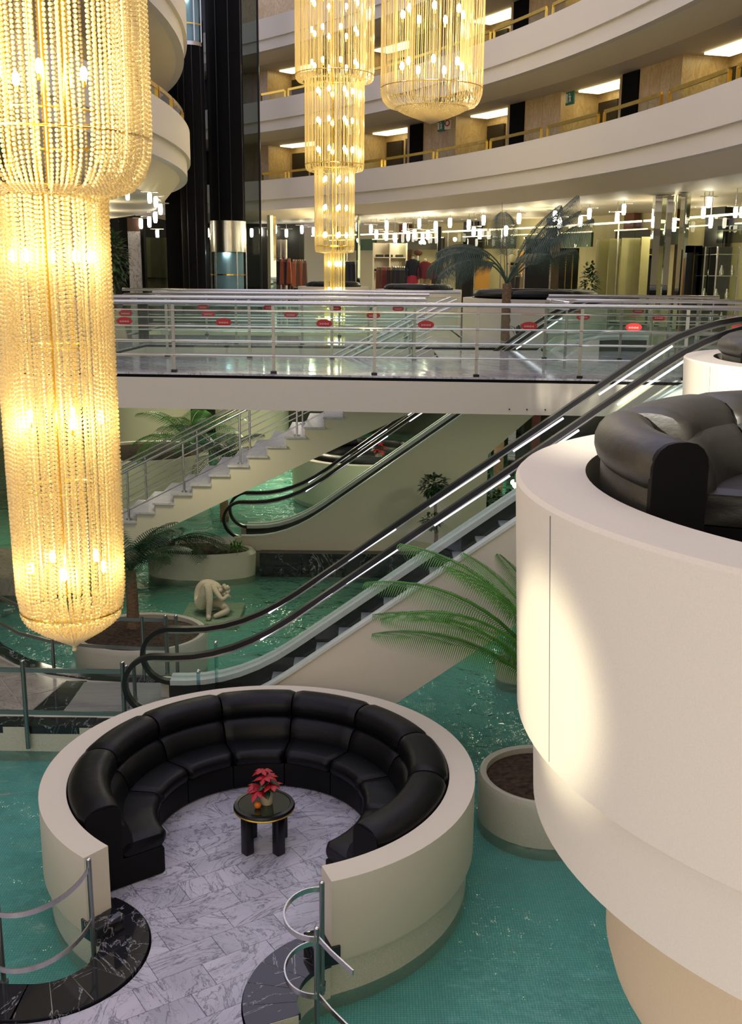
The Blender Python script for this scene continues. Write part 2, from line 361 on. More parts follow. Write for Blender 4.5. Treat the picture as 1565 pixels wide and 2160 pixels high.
# ------------------------------------------------------------------ the hall: outer walls, pool, floors
struct(MB().bbox((-13.3, -9.3, -5), (20.3, -9, 13)).build('wall_south', M['plaster']))
struct(MB().bbox((-13.3, -9, -5), (-13, 50, 3.9)).build('wall_west', M['plaster']))
struct(MB().bbox((20, -9, -5), (20.3, 58, 3.9)).build('wall_east', M['plaster']))
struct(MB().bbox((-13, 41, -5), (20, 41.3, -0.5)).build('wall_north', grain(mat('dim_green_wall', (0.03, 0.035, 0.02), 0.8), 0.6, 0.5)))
struct(MB().bbox((-13, 2.5, WB - 0.2), (20, 41, WB)).build('floor_pool', M['pool_tile']))
wt = MB().quad((-12.95, 2.55, WA), (19.95, 2.55, WA), (19.95, 40.95, WA), (-12.95, 40.95, WA)).build('pool_water', M['water'])
tag(wt, 'clear green pool water spread around the lounges and planters', 'water', kind='stuff')

floor = thing('floor', 'polished marble bridge deck and mezzanine floor', 'floor'); floor['kind'] = 'structure'; del floor['category']
PB = [[(-12, 16.79), (7.5, 15.50), (9.5, 15.36), (9.5, 47), (6, 49), (-12, 50), (-12, 30), (2.2, 30), (2.2, 25.6), (-12, 25.6), (-12, 22.6), (3.6, 22.6), (3.6, 21.3), (1.25, 21.3), (1.25, 19.24), (-12, 19.24)],
      [(-12, 19.242), (-5.06, 19.242), (-5.06, 20.2), (-4.86, 22.598), (-12, 22.598)], [(-12, 25.602), (-6, 25.602), (-6, 29.998), (-12, 29.998)], [(5.3, 11.0), (9.5, 11.0), (9.5, 15.358), (5.3, 15.64)]]
for i, p in enumerate(PB):
    MB().prism(p, -0.03, 0.0).build('deck', M['marble_floor'], floor)
    MB().prism(p, -0.075, -0.03).build('edge_strip', M['blackmat'], floor)
    MB().prism(p, -0.56, -0.075).build('fascia', M['plaster_cool'], floor)

def tiles(poly, parent, m, z, th, size, ang, gap=0.004, org=(0, 0), brick=False, name='tile', ratio=1.0):
    """cut a floor outline into single slabs with open joints"""
    bm = bmesh.new(); ca, sa = math.cos(R(ang)), math.sin(R(ang))
    vs = [bm.verts.new(((p[0] - org[0]) * ca + (p[1] - org[1]) * sa, -(p[0] - org[0]) * sa + (p[1] - org[1]) * ca, 0)) for p in poly]
    bm.faces.new(vs); xs = [v.co.x for v in vs]; ys = [v.co.y for v in vs]
    sx, sy = size, size * ratio
    for k in range(math.floor(min(ys) / sy), math.ceil(max(ys) / sy) + 1):
        bmesh.ops.bisect_plane(bm, geom=bm.verts[:] + bm.edges[:] + bm.faces[:], plane_co=(0, k * sy, 0), plane_no=(0, 1, 0))
    rows = {}
    if brick:
        for f in list(bm.faces): rows.setdefault(math.floor(f.calc_center_median().y / sy), []).append(f)
    else: rows[0] = list(bm.faces)
    for rk, fs in rows.items():
        off = (rk * 0.37 % 1) * sx if brick else 0
        for k in range(math.floor(min(xs) / sx) - 1, math.ceil(max(xs) / sx) + 1):
            fs = [f for f in fs if f.is_valid]; es = list({e for f in fs for e in f.edges}); vv = list({v for f in fs for v in f.verts})
            r = bmesh.ops.bisect_plane(bm, geom=vv + es + fs, plane_co=(k * sx + off, 0, 0), plane_no=(1, 0, 0))
            fs = list({g for g in r['geom'] if isinstance(g, bmesh.types.BMFace)} | {f for f in fs if f.is_valid})
    n = 0
    for f in list(bm.faces):
        if f.calc_area() < 0.004: continue
        c = f.calc_center_median(); pts = []
        for v in f.verts:
            d = v.co - c; l = d.length
            if l > 1e-6: d = d * max(0.2, (l - gap) / l)
            q = c + d; pts.append((org[0] + q.x * ca - q.y * sa, org[1] + q.x * sa + q.y * ca))
        MB().prism(pts, z - th, z + random.uniform(-0.0008, 0.0008)).build(name, m, parent); n += 1
    bm.free(); return n

# ------------------------------------------------------------------ balcony rings
def ring_level(k, c, r, sgn, a0, a1, nm, lab, n=96):
    dz = 3.0 * k; cz = (3.60 if sgn > 0 else 3.30) if k == 0 else 3.74; so = .8 if sgn < 0 and k == 0 else 1.3; t = thing(nm, lab, 'balcony'); t['kind'] = 'structure'; del t['category']
    q = lambda d: r + sgn * d
    MB().lathe([(q(0), 4.30 + dz), (q(0), 5.05 + dz), (q(0.2), 5.05 + dz), (q(0.2), 4.30 + dz)], c, a0, a1, n, loop=True).build('parapet', M['plaster_cool'], t, smooth=30)
    MB().lathe([(q(0.09), 3.9 + dz), (q(0.09), 4.30 + dz), (q(0.3), 4.30 + dz), (q(0.3), 3.9 + dz)], c, a0, a1, n, loop=True).build('lower_band', M['plaster_cool'], t, smooth=30)
    MB().lathe([(q(0.3), 3.9 + dz), (q(so), cz + dz), (q(so), 4.0 + dz), (q(0.3), 4.0 + dz)], c, a0, a1, n, loop=True).build('soffit', M['soffit'], t, smooth=20)
    MB().lathe([(q(0.2), 4.02 + dz), (q(3.6), 4.02 + dz), (q(3.6), 4.06 + dz), (q(0.2), 4.06 + dz)], c, a0, a1, n, loop=True).build('corridor_floor', M['grout'], t)
    w = 16.0 if k == 0 else 3.6
    MB().lathe([(q(so), cz + dz), (q(w), cz + dz), (q(w), 3.95 + dz), (q(so), 3.95 + dz)], c, a0, a1, n, loop=True).build('ceiling', M['ceil'], t)
    return t
def nth(n):
    return ('%d' % n) + ('th' if 10 < n % 100 < 14 else {1: 'st', 2: 'nd', 3: 'rd'}.get(n % 10, 'th'))
ORDN = ['first', 'second', 'third', 'fourth', 'fifth', 'sixth', 'seventh', 'eighth', 'ninth', 'tenth', 'eleventh', 'twelfth', 'thirteenth', 'fourteenth', 'fifteenth', 'sixteenth', 'seventeenth', 'eighteenth', 'nineteenth', 'twentieth']
LEV = ['lowest', 'middle', 'top']
for k in range(3):
    ring_level(k, CR, RR, 1, -34, 64, 'trim_%d' % (k + 1), '%s curved white balcony ring around the hall' % LEV[k])
for k in range(2):
    ring_level(k, CL, RL, -1, -40, 75, 'trim_%d' % (k + 4), '%s rounded white balcony on the left of the hall' % LEV[k])

# corridor walls, alcoves, doors behind the ring
PER, T0 = 7.6, 26.15
dn = 0
for k in range(2):
    zf, zc = 4.06 + 3 * k, 6.74 + 3 * k
    wall = thing('wall_corridor', 'cream stone corridor wall behind the %s balcony' % LEV[k], 'wall'); wall['kind'] = 'structure'; del wall['category']
    for j in range(-4, 5):
        th = T0 + PER * j
        # stone panels between the alcoves, each a slab of its own
        e0, e1 = th + 5.1, th + 7.6
        for q in range(4):
            a0 = e0 + (e1 - e0) * q / 4; a1 = e0 + (e1 - e0) * (q + 1) / 4 - 0.012
            MB().lathe([(44.2, zf), (44.2, zc), (44.3, zc), (44.3, zf)], CR, a0, a1, 2, loop=True).build('panel', M['panel'], wall)
        MB().lathe([(44.2, zf), (44.2, zc), (44.3, zc), (44.3, zf)], CR, th + 1.0, th + 1.2, 1, loop=True).build('panel', M['panel'], wall)
        MB().lathe([(44.16, zf), (44.16, zc - 0.02), (44.3, zc - 0.02), (44.3, zf)], CR, th, th + 1.0, 1, loop=True).build('dark_panel', M['blackmat'], wall)
        # recess
        MB().lathe([(45.5, zf), (45.5, zc), (45.6, zc), (45.6, zf)], CR, th + 1.2, th + 5.15, 4, loop=True).build('recess_back', M['panel'], wall)
        for a in (th + 1.2, th + 5.12):
            p, q2 = pol(CR, 44.2, a), pol(CR, 45.6, a)
            MB().bar((p.x, p.y, (zf + zc) / 2), (q2.x, q2.y, (zf + zc) / 2), 0.06, zc - zf).build('recess_side', M['panel'], wall)
        p = pol(CR, 45.1, th + 4.55)
        MB().lathe([(45.46, zf + 1.95), (45.46, zf + 2.15), (45.5, zf + 2.15), (45.5, zf + 1.95)], CR, th + 2.2, th + 2.42, 1, loop=True).build('room_number_plate', M['black'], wall)
        st = MB().lathe([(44.55, zc - 0.05), (45.25, zc - 0.05), (45.25, zc), (44.55, zc)], CR, th + 1.9, th + 4.6, 4, loop=True).build('light_strip', M['strip'], wall)
        dn += 1
        d = thing('door_%d' % dn, 'dark room door in a lit recess', 'door'); d['kind'] = 'structure'; del d['category']
        MB().lathe([(45.4, zf), (45.4, zf + 2.42), (45.5, zf + 2.42), (45.5, zf)], CR, th + 3.65, th + 4.85, 2, loop=True).build('leaf', M['door'], d)
        MB().lathe([(45.42, zf), (45.42, zf + 2.46), (45.52, zf + 2.46), (45.52, zf)], CR, th + 3.05, th + 3.4, 1, loop=True).build('side_leaf', M['door'], d)
        pp = pol(CR, 45.37, th + 3.78, zf + 1.0); MB().sph(pp, 0.03, 8, 6).build('handle', M['brass'], d)
M['strip'].cycles.emission_sampling = 'FRONT'
# plain wall behind the top and left balconies
struct(MB().lathe([(44.2, 10.06), (44.2, 13.0), (44.4, 13.0), (44.4, 10.06)], CR, -34, 64, 60, loop=True).build('wall_top', M['panel']))
struct(MB().lathe([(25.8, 4.06), (25.8, 9.6), (25.6, 9.6), (25.6, 4.06)], CL, -40, 75, 60, loop=True).build('wall_left', M['soffit']))

# brass guard rails standing on the parapets
def brass_rail(c, r, a0, a1, z, label, group, sgn=1):
    m = (a0 + a1) / 2; b = pol(c, r, m, z); t = thing('guard_rail', label, 'rail', b, group)
    n = 6; pts = lambda h: [tuple(pol(c, r, a0 + (a1 - a0) * i / n, z + h)) for i in range(n + 1)]
    MB().tube(pts(0.26), 0.03, 6, sq=(0.05, 0.085)).build('rail', M['brass'], t)
    for a in (a0, a1):
        p = pol(c, r, a, z); MB().bar(p, (p.x, p.y, z + 0.25), 0.05, 0.07).build('post', M['brass'], t)
    lo, hi = pts(0.01), pts(0.22); g = MB()
    for i in range(n): g.quad(lo[i], lo[i + 1], hi[i + 1], hi[i])
    g.build('glass_pane', M['glass'], t)
EDG = [(0.1, 3.8), (4.25, 7.7), (8.17, 11.63), (12.13, 15.82), (16.24, 19.83), (20.32, 24.17), (24.47, 28.46), (28.77, 32.82), (33.1, 37.1), (37.4, 41.2), (41.5, 43.55)]
for k in range(2):
    for i, (a0, a1) in enumerate(EDG):
        brass_rail(CR, RR + 0.1, a0, a1, 5.05 + 3 * k, '%s brass guard rail from the right along the %s balcony' % (ORDN[i], LEV[k]), 'brass guard rails on the %s balcony' % LEV[k])
for i, (a0, a1) in enumerate(((-8.4, -5.4), (-5.1, -2.1), (-1.8, 1.2), (1.5, 5.5))):
    brass_rail(CL, RL - 0.1, a0, a1, 5.05, '%s brass guard rail, counted from the front, on the rounded left balcony' % ORDN[i], 'brass guard rails on the left balcony', -1)

# exit signs and small notices on the corridor wall
def wall_sign(th, z, w, h, m, label, cat, mark=None):
    c = pol(CR, 44.15, th, z); ta = Vector((-math.sin(R(th)), math.cos(R(th)), 0)); nn = Vector((-math.cos(R(th)), -math.sin(R(th)), 0))
    t = thing('exit_sign' if mark else 'wall_plate', label, cat, c)
    b = MB()
    b.bar(c - ta * w / 2, c + ta * w / 2, 0.04, h); b.build('board', m, t)
    if mark:
        f = c + nn * 0.025
        def dot(a, z2, s, m2='white', nme='mark'):
            MB().bar(f + ta * (a - s), f + ta * (a + s), 0.01, s * 1.8).build(nme, M[m2], t); o = D.objects
        q = MB()
        def P(a, z2): return f + ta * (a * w) + Vector((0, 0, z2 * h))
        q.bar(P(-.16, -.3), P(-.06, 0.0), .012, .03); q.bar(P(.06, -.3), P(-.04, 0.0), .012, .03); q.bar(P(-.05, -.02), P(-.01, .2), .012, .05); q.bar(P(-.16, .1), P(.1, .12), .012, .025)
        q.sph(P(.02, .32), .022, 8, 6); q.build('running_figure', M['white'], t)
        MB().bar(P(.26, -.34), P(.26, .34), .012, .1).build('doorway', M['white'], t)
wall_sign(22.9, 6.48, 0.42, 0.36, M['green_sign'], 'green exit sign on the cream wall between two dark doors', 'sign', 1)
wall_sign(32.25, 6.5, 0.40, 0.34, M['green_sign'], 'green exit sign behind the tip of the large round chandelier', 'sign', 1)
c_ = pol(CR, 44.15, 31.75, 6.5)
al = thing('fire_notice', 'small white notice with a red ring beside the exit sign', 'sign', c_)
MB().bar(c_ + Vector((-.1, .1, 0)), c_ + Vector((.1, -.1, 0)), 0.03, 0.3).build('board', M['white'], al)
MB().tube([c_ + Vector((-.03 + .07 * math.cos(a), -.03 - .07 * math.cos(a), .05 + .09 * math.sin(a))) for a in [i * PI / 6 for i in range(12)]], 0.018, 5, closed=True).build('red_ring', M['red_sticker'], al)

# dark glass screens of the lift lobby
scr = thing('window_1', 'tall smoked glass screen beside the lift shafts', 'window'); scr['kind'] = 'structure'; del scr['category']
xa, xb = at(410, 300, 41.5).x, at(547, 300, 41.5).x
for i in range(3):
    x0 = xa + (xb - xa) * i / 3; x1 = xa + (xb - xa) * (i + 1) / 3 - 0.03
    MB().bbox((x0, 41.5, 0.0), (x1, 41.53, 16.0)).build('pane', M['glass_dark'], scr)
MB().bbox((xb - 0.04, 41.44, 0), (xb + 0.03, 41.56, 16)).build('mullion', M['black'], scr)
# lobby dark wall beyond, so that the far end stays closed
struct(MB().bbox((-13, 49.5, 0), (-3.2, 49.8, 16)).build('wall_lobby', M['black']))

# ------------------------------------------------------------------ lift shafts and cabs
def lift(x, y, r, zc, label, label2, zb, zt):
    t = thing('lift_shaft', label, 'lift', (x, y, 0))
    MB().cyl((x, y, zb), (x, y, zt), r, n=20).build('shaft', M['blackmat'], t, smooth=40)
    for a in (200, 250, 290, 340):
        p = pol((x, y), r * 1.0, a); MB().bar((p.x, p.y, zb), (p.x, p.y, zt), 0.05, 0.03).build('guide_rail', M['black'], t)
    c = thing('lift_cab', label2, 'lift', (x, y, zc))
    MB().cyl((x, y, zc + 1.3), (x, y, zc + 2.35), r * 1.04, n=28).build('steel_band', M['steel'], c, smooth=40)
    MB().lathe([(r * 1.06, zc), (r * 1.06, zc + 1.3)], (x, y), 185, 355, 16).build('glass_wall', M['glass_blue'], c)
    MB().cyl((x, y, zc - 0.12), (x, y, zc), r * 1.05, n=28).build('cab_floor', M['steel'], c, smooth=40)
    for a in (190, 235, 305, 350):
        p = pol((x, y), r * 1.06, a); MB().bar((p.x, p.y, zc), (p.x, p.y, zc + 1.3), 0.04, 0.04).build('mullion', M['steel'], c)
    MB().lathe([(r * 1.07, zc + 0.5), (r * 1.07, zc + 0.54)], (x, y), 185, 355, 16).build('hand_bar', M['brass'], c)
    MB().lathe([(r * 0.86, zc + 0.02), (r * 0.86, zc + 1.28)], (x, y), 0, 360, 20).build('cab_lining', mat('pale_cab_lining', (0.45, 0.55, 0.55), 0.4), c, smooth=40)
    lamp('assumed_cab_lamp', 'POINT', (x, y - r * .93, zc + 1.27), 9, (.8, .95, 1), .01)  # assumed lamp, added to brighten the cab interior
p2 = at(482, 528, 38); lift(p2.x, 38, 0.61, 0.85, 'tall black lift shaft with the steel cab at its foot', 'steel and glass lift cab at the foot of the black shaft', 3.21, 16)
p1 = at(398, 88, 36); lift(p1.x, 36, 0.40, 8.62, 'second black lift shaft, behind the rounded left balcony', 'steel and glass lift cab high on the second shaft', 0, 8.49)
t = thing('shaft_wall', 'broad black wall behind the rounded left balcony', 'wall', (-6.9, 36.6, 0)); t['kind'] = 'structure'; del t['category']
MB().bbox((-7.02, 36.5, 0), (p1.x + 0.3, 37.1, 9.5)).build('cladding', M['blackmat'], t)

# ------------------------------------------------------------------ leather sofa modules on a curve
def chaikin(p, n=2):
    for _ in range(n):
        q = []
        for i in range(len(p)):
            a, b = p[i], p[(i + 1) % len(p)]; q += [(a[0] * .75 + b[0] * .25, a[1] * .75 + b[1] * .25), (a[0] * .25 + b[0] * .75, a[1] * .25 + b[1] * .75)]
        p = q
    return p
def arm_parts(t, ro, z, a0, a1, hb, lm, end):
    """the low roll-topped arm that runs on along the wall where there is no seat"""
    c = (ORG[t.name].x, ORG[t.name].y); b0, b1 = a0 + .3, a1 - .3
    pf = [(ro - .25, z + hb - .17), (ro - .26, z + hb - .10), (ro - .21, z + hb - .03), (ro - .13, z + hb), (ro - .05, z + hb - .02), (ro, z + hb - .08), (ro, z + hb - .15), (ro - .04, z + hb - .20), (ro - .13, z + hb - .21), (ro - .21, z + hb - .20)]
    MB().lathe(chaikin(pf, 1), c, b0, b1, 16, loop=True, scale=pillow(0.04, 0.9)).build('arm_roll', M[lm], t, smooth=60)
    MB().lathe(rrect(ro - .235, ro - .03, z + .34, z + hb - .17, .02, 2), c, b0, b1, 12, loop=True).build('arm_panel', M[lm], t, smooth=40)
    MB().lathe(rrect(ro - .20, ro - .07, z + .01, z + .34, .01, 1), c, b0, b1, 12, loop=True).build('plinth', M['leather_dark'], t, smooth=40)
    if end: MB().lathe(rrect(ro - .245, ro - .015, z + .02, z + hb - .015, .09, 4), c, a1 - .8, a1 + .1, 1, loop=True).build('end_panel', M['leather_dark'], t, smooth=40)
def sofa_parts(t, ri, ro, z, a0, a1, hb=0.90, n=10, lm='leather'):
    """one module between two angles about the lounge centre c (stored in t); radii ri (seat front) to ro (back)"""
    c = (ORG[t.name].x, ORG[t.name].y); g = 0.35
    b0, b1 = a0 + g, a1 - g
    MB().lathe(rrect(ri + 0.05, ro - 0.02, z + 0.01, z + 0.30, 0.03, 2), c, b0, b1, n, loop=True).build('base', M['leather_dark'], t, smooth=40)
    MB().lathe(rrect(ri, ro - 0.33, z + 0.29, z + 0.46, 0.075, 4), c, b0, b1, n + 4, loop=True, scale=pillow(0.05, 0.8)).build('seat_cushion', M[lm], t, smooth=50)
    pf = [(ro - 0.52, z + 0.44), (ro - 0.50, z + 0.54), (ro - 0.44, z + 0.66), (ro - 0.36, z + 0.70), (ro - 0.22, z + 0.70), (ro - 0.10, z + 0.62), (ro - 0.06, z + 0.44), (ro - 0.08, z + 0.30), (ro - 0.40, z + 0.32), (ro - 0.50, z + 0.36)]
    MB().lathe(chaikin(pf, 1), c, b0, b1, n + 4, loop=True, scale=pillow(0.05, 0.86)).build('lumbar_cushion', M[lm], t, smooth=60)
    pf = [(ro - 0.40, z + hb - 0.22), (ro - 0.41, z + hb - 0.12), (ro - 0.36, z + hb - 0.03), (ro - 0.25, z + hb), (ro - 0.12, z + hb - 0.01), (ro - 0.02, z + hb - 0.07), (ro + .01, z + hb - 0.13), (ro - 0.02, z + hb - 0.20), (ro - 0.12, z + hb - 0.24), (ro - 0.30, z + hb - 0.32)]
    MB().lathe(chaikin(pf, 1), c, b0, b1, n + 4, loop=True, scale=pillow(0.05, 0.86)).build('back_cushion', M[lm], t, smooth=60)
    MB().lathe(rrect(ro - 0.20, ro - 0.055, z + 0.40, z + hb - 0.19, 0.02, 2), c, b0, b1, n, loop=True).build('back_panel', M[lm], t, smooth=40)
def sofa_ring(c, ri, ro, z, edges, labels, group, hb=0.9, lm='leather', arms=()):
    for (a0, a1), lb in zip(edges, labels):
        t = thing('sofa_section', lb, 'sofa', (c[0], c[1], z), group); arm_parts(t, ro, z, a0, a1, hb, lm, (a0, a1) == edges[-1]) if a0 in arms else sofa_parts(t, ri, ro, z, a0, a1, hb, 10, lm)
        if (a0, a1) == edges[-1] and not arms: MB().lathe(rrect(ro - .38, ro - .03, z + .02, z + hb - .05, .09, 3), c, a1 - .9, a1 - .1, 1, loop=True).build('end_panel', M['leather_dark'], t, smooth=40)
        if (a0, a1) == edges[0] and not arms: MB().lathe(rrect(ro - .38, ro - .03, z + .02, z + hb - .05, .09, 3), c, a0 + .1, a0 + .9, 1, loop=True).build('end_panel', M['leather_dark'], t, smooth=40)

# ------------------------------------------------------------------ the sunken lounge in the water
PC = (-1.11, 9.90); PRO, PRI, PZ = 2.20, 1.94, -3.45
lou = thing('lounge_island', 'round white walled lounge island standing in the pool', 'lounge', (PC[0], PC[1], G))
MB().lathe([(PRI, G), (PRI, PZ), (PRO, PZ), (PRO, G + 0.04), (PRO - 0.02, G)], PC, -68.5, 231.5, 96, loop=True).build('wall', M['plaster'], lou, smooth=30)
MB().lathe([(PRO - 0.06, WB), (PRO - 0.06, G), (PRI - 0.1, G), (PRI - 0.1, WB)], PC, -75, 238, 72, loop=True).build('tiled_plinth', M['edge_tile'], lou, smooth=30)
fl = thing('floor_lounge', 'white veined marble slabs of the lounge and its walkway', 'floor', (PC[0], PC[1], G)); fl['kind'] = 'structure'; del fl['category']
KL, KR = (-2.80, 8.0), (-0.07, 7.42)
reg = arc(PC, PRI + 0.05, -66, 229, 60) + arc(KL, 0.9, 70, -88, 26) + [(-3.4, 7.10), (-6, 7.1), (-6, 4.6), (-0.86, 4.6)] + arc(KR, 0.95, 205, 122, 12)
MB().prism(reg, WB, G - 0.012).build('bed', M['grout'], fl)
tiles(reg, fl, M['marble_white'], G, 0.012, 0.62, 33, 0.003, PC, brick=True, ratio=0.5)
def kerb(c, r0, r1, a0, a1, n, label, wet):
    t = thing('kerb', label, 'kerb', (c[0], c[1], G))
    for i in range(n):
        b0 = a0 + (a1 - a0) * i / n; b1 = a0 + (a1 - a0) * (i + 1) / n - math.copysign(0.45, a1 - a0)
        MB().lathe([(r0, G - 0.03), (r0, G + 0.025), (r1, G + 0.025), (r1, G - 0.03)], c, b0, b1, 6, loop=True).build('slab', M['marble_black'], t, smooth=20)
    MB().lathe([(r0 + 0.02, WB), (r0 + 0.02, G + 0.021), (r1 - 0.02, G + 0.021), (r1 - 0.02, WB)], c, a0, a1, 30, loop=True).build('tiled_riser', M['edge_tile'], t, smooth=30)
    return t
kl = kerb(KL, 0.46, 0.88, 62, -92, 7, 'curved black marble kerb left of the lounge entrance', 0)
for i in range(3): MB().bbox((KL[0] - 0.62 * (i + 1), KL[1] - 0.88, G - 0.03), (KL[0] - 0.62 * i - 0.004, KL[1] - 0.46, G + 0.025)).build('slab', M['marble_black'], kl)
MB().bbox((KL[0] - 2, KL[1] - 0.86, WB), (KL[0], KL[1] - 0.49, G - 0.03)).build('tiled_riser', M['edge_tile'], kl)
kr = kerb(KR, 0.50, 0.94, 118, 205, 5, 'curved black marble kerb right of the lounge entrance', 0)
for i in range(3): MB().bbox((KR[0] - 0.85, KR[1] - 0.42 - 0.7 * (i + 1), G - 0.03), (KR[0] - 0.45, KR[1] - 0.43 - 0.7 * i, G + 0.025)).build('slab', M['marble_black'], kr)
MB().bbox((KR[0] - 0.83, KR[1] - 2.6, WB), (KR[0] - 0.47, KR[1] - 0.4, G - 0.03)).build('tiled_riser', M['edge_tile'], kr)
for a, lb in ((230.5, 'left'), (-67.5, 'right')):
    p = pol(PC, (PRI + PRO) / 2, a + (2.2 if a > 0 else -2.2))
    b = MB().box((p.x, p.y, G + 0.09), (0.30, 0.24, 0.18), R(a)).build('wall_end_block', M['marble_black'], lou, bevel=0.01)
pe = [(-51, -8.2)] + [(-8.2 + 30.3 * i, 22.1 + 30.3 * i) for i in range(6)] + [(173.6, 217)]
PL = ['black leather sofa section at the right end of the sunken lounge', 'black leather sofa section second from the right end of the sunken lounge', 'black leather sofa section third from the right in the sunken lounge',
      'black leather sofa section behind and right of the red plant', 'black leather sofa section at the back, behind the red plant', 'black leather sofa section behind and left of the red plant',
      'black leather sofa section third from the left in the sunken lounge', 'black leather sofa section at the left end of the sunken lounge']
PL = PL[:3] + ['black leather sofa section just right of the lounge back', 'black leather sofa section at the lounge back, left of centre', 'black leather sofa section third from the left end of the lounge', 'black leather sofa section second from the left end of the lounge', PL[7]]
sofa_ring(PC, 1.06, PRI - 0.02, G, pe, PL, 'sofa sections in the sunken lounge', 0.93)

# coffee table with poinsettia and orange
tb = thing('coffee_table', 'round black coffee table with dark glass top in the sunken lounge', 'table', (-1.07, 9.76, G))
MB().lathe([(0, G + 0.40), (0.27, G + 0.40), (0.305, G + 0.43), (0.315, G + 0.455), (0.305, G + 0.475), (0.27, G + 0.478), (0.265, G + 0.468), (0, G + 0.468)], (-1.07, 9.76), n=48).build('table_top', M['black'], tb, smooth=35)
MB().lathe([(0.309, G + 0.424), (0.314, G + 0.428), (0.314, G + 0.436), (0.309, G + 0.44)], (-1.07, 9.76), n=48, loop=True).build('brass_trim', M['brass'], tb, smooth=35)
MB().cyl((-1.07, 9.76, G + 0.468), (-1.07, 9.76, G + 0.474), 0.264, n=40).build('glass_inset', M['glass_table'], tb, smooth=35)
for a in (25, 115, 205, 295):
    p = pol((-1.07, 9.76), 0.225, a + 20); MB().box((p.x, p.y, G + 0.20), (0.095, 0.095, 0.40), R(45)).build('leg', M['black'], tb, bevel=0.006)
TZ = G + 0.474
po = thing('poinsettia', 'red poinsettia in a cream pot on the black coffee table', 'plant', (-1.045, 9.77, TZ))
pc_ = (-1.045, 9.77)
MB().lathe([(0, TZ), (0.058, TZ), (0.072, TZ + 0.115), (0.066, TZ + 0.115), (0.06, TZ + 0.10), (0, TZ + 0.10)], pc_, n=24).build('pot', M['pot'], po, smooth=35)
def leaf(mb, p, d, up, L, wd, droop=0.25):
    d = d.normalized(); sd = d.cross(up)
    if sd.length < 1e-3: sd = Vector((1, 0, 0))
    sd.normalize(); n = sd.cross(d).normalized(); n = n if n.z > 0 else -n
    b = p + d * (L * .4) + n * (L * .05); c = p + d * (L * .75) - Vector((0, 0, L * droop * .5)); e = p + d * L - Vector((0, 0, L * droop))
    vs = [p, b + sd * wd / 2 - n * wd * .1, b + n * wd * .08, b - sd * wd / 2 - n * wd * .1, c + sd * wd * .33, c + n * wd * .05, c - sd * wd * .33, e]
    mb.add(vs, [(0, 1, 2), (0, 2, 3), (1, 4, 5, 2), (2, 5, 6, 3), (4, 7, 5), (5, 7, 6)])
rnd = random.Random(3)
st = MB()
heads = [(-0.10, -0.02, 0.20), (0.0, -0.03, 0.30), (-0.03, 0.05, 0.34), (0.08, -0.04, 0.22), (-0.06, -0.09, 0.18), (0.05, 0.05, 0.28)]
for hx, hy, hz in heads:
    st.tube([(pc_[0], pc_[1], TZ + 0.10), (pc_[0] + hx * .5, pc_[1] + hy * .5, TZ + 0.10 + hz * .35), (pc_[0] + hx - .02, pc_[1] + hy, TZ + hz - .02)], 0.006, 5)
st.build('stems', M['dark_leaf'], po)
for hx, hy, hz in heads:
    h0 = Vector((pc_[0] + hx - .02, pc_[1] + hy, TZ + hz)); a0 = rnd.random() * 6
    for i in range(7):
        a = a0 + i * 2 * PI / 7; mb = MB(); leaf(mb, h0, Vector((math.cos(a), math.sin(a), rnd.uniform(-.5, .35))), Vector((0, 0, 1)), rnd.uniform(.09, .13), .065, .3); mb.build('red_bract', M['red_leaf'], po, smooth=60)
for i in range(12):
    a = i * PI / 6 + .2; mb = MB(); leaf(mb, Vector((pc_[0], pc_[1], TZ + .15 + .05 * (i % 3))), Vector((math.cos(a), math.sin(a), .1)), Vector((0, 0, 1)), rnd.uniform(.13, .18), .07, .35); mb.build('green_leaf', M['dark_leaf'], po, smooth=60)
og = thing('orange', 'single orange lying on the table in front of the poinsettia pot', 'fruit', (-1.125, 9.66, TZ))
MB().sph((-1.125, 9.66, TZ + 0.036), 0.037, 16, 12).build('peel', M['orange'], og, smooth=60); MB().cyl((-1.125, 9.66, TZ + .071), (-1.125, 9.66, TZ + .076), .006, n=6).build('stem_button', M['dark_leaf'], og)

# low barriers of flat curved bars between posts
def barrier_post(x, y, label, z0=G - 0.12, h=1.05, r=0.022, m='steel_dark', par=None, group='barrier posts by the lounge entrance'):
    t = thing('barrier_post', label, 'post', (x, y, z0), group)
    MB().cyl((x, y, z0), (x, y, z0 + h), r, n=12).build('shaft', M[m], t, smooth=40)
    MB().sph((x, y, z0 + h), r, 12, 6, (1, 1, .6)).build('cap', M['chrome'], t, smooth=60)
    MB().bbox((x - .03, y - .035, z0 + .05), (x + .03, y + .035, z0 + .10)).build('bracket', M[m], t)
    return t
def flatbar(path, label, w=0.045, th=0.012, m='steel', group=None):
    t = thing('barrier_bar', label, 'rail', path[0], group)
    MB().tube(path, 1, 4, sq=(th, w)).build('bar', M[m], t, smooth=50); return t
barrier_post(-2.37, 7.95, 'steel post at the left end of the lounge wall')
barrier_post(-0.375, 7.64, 'steel post at the right end of the lounge wall')
barrier_post(-0.385, 7.03, 'steel post standing on the right black kerb')
barrier_post(-3.05, 7.64, 'steel post at the left edge by the black kerb')
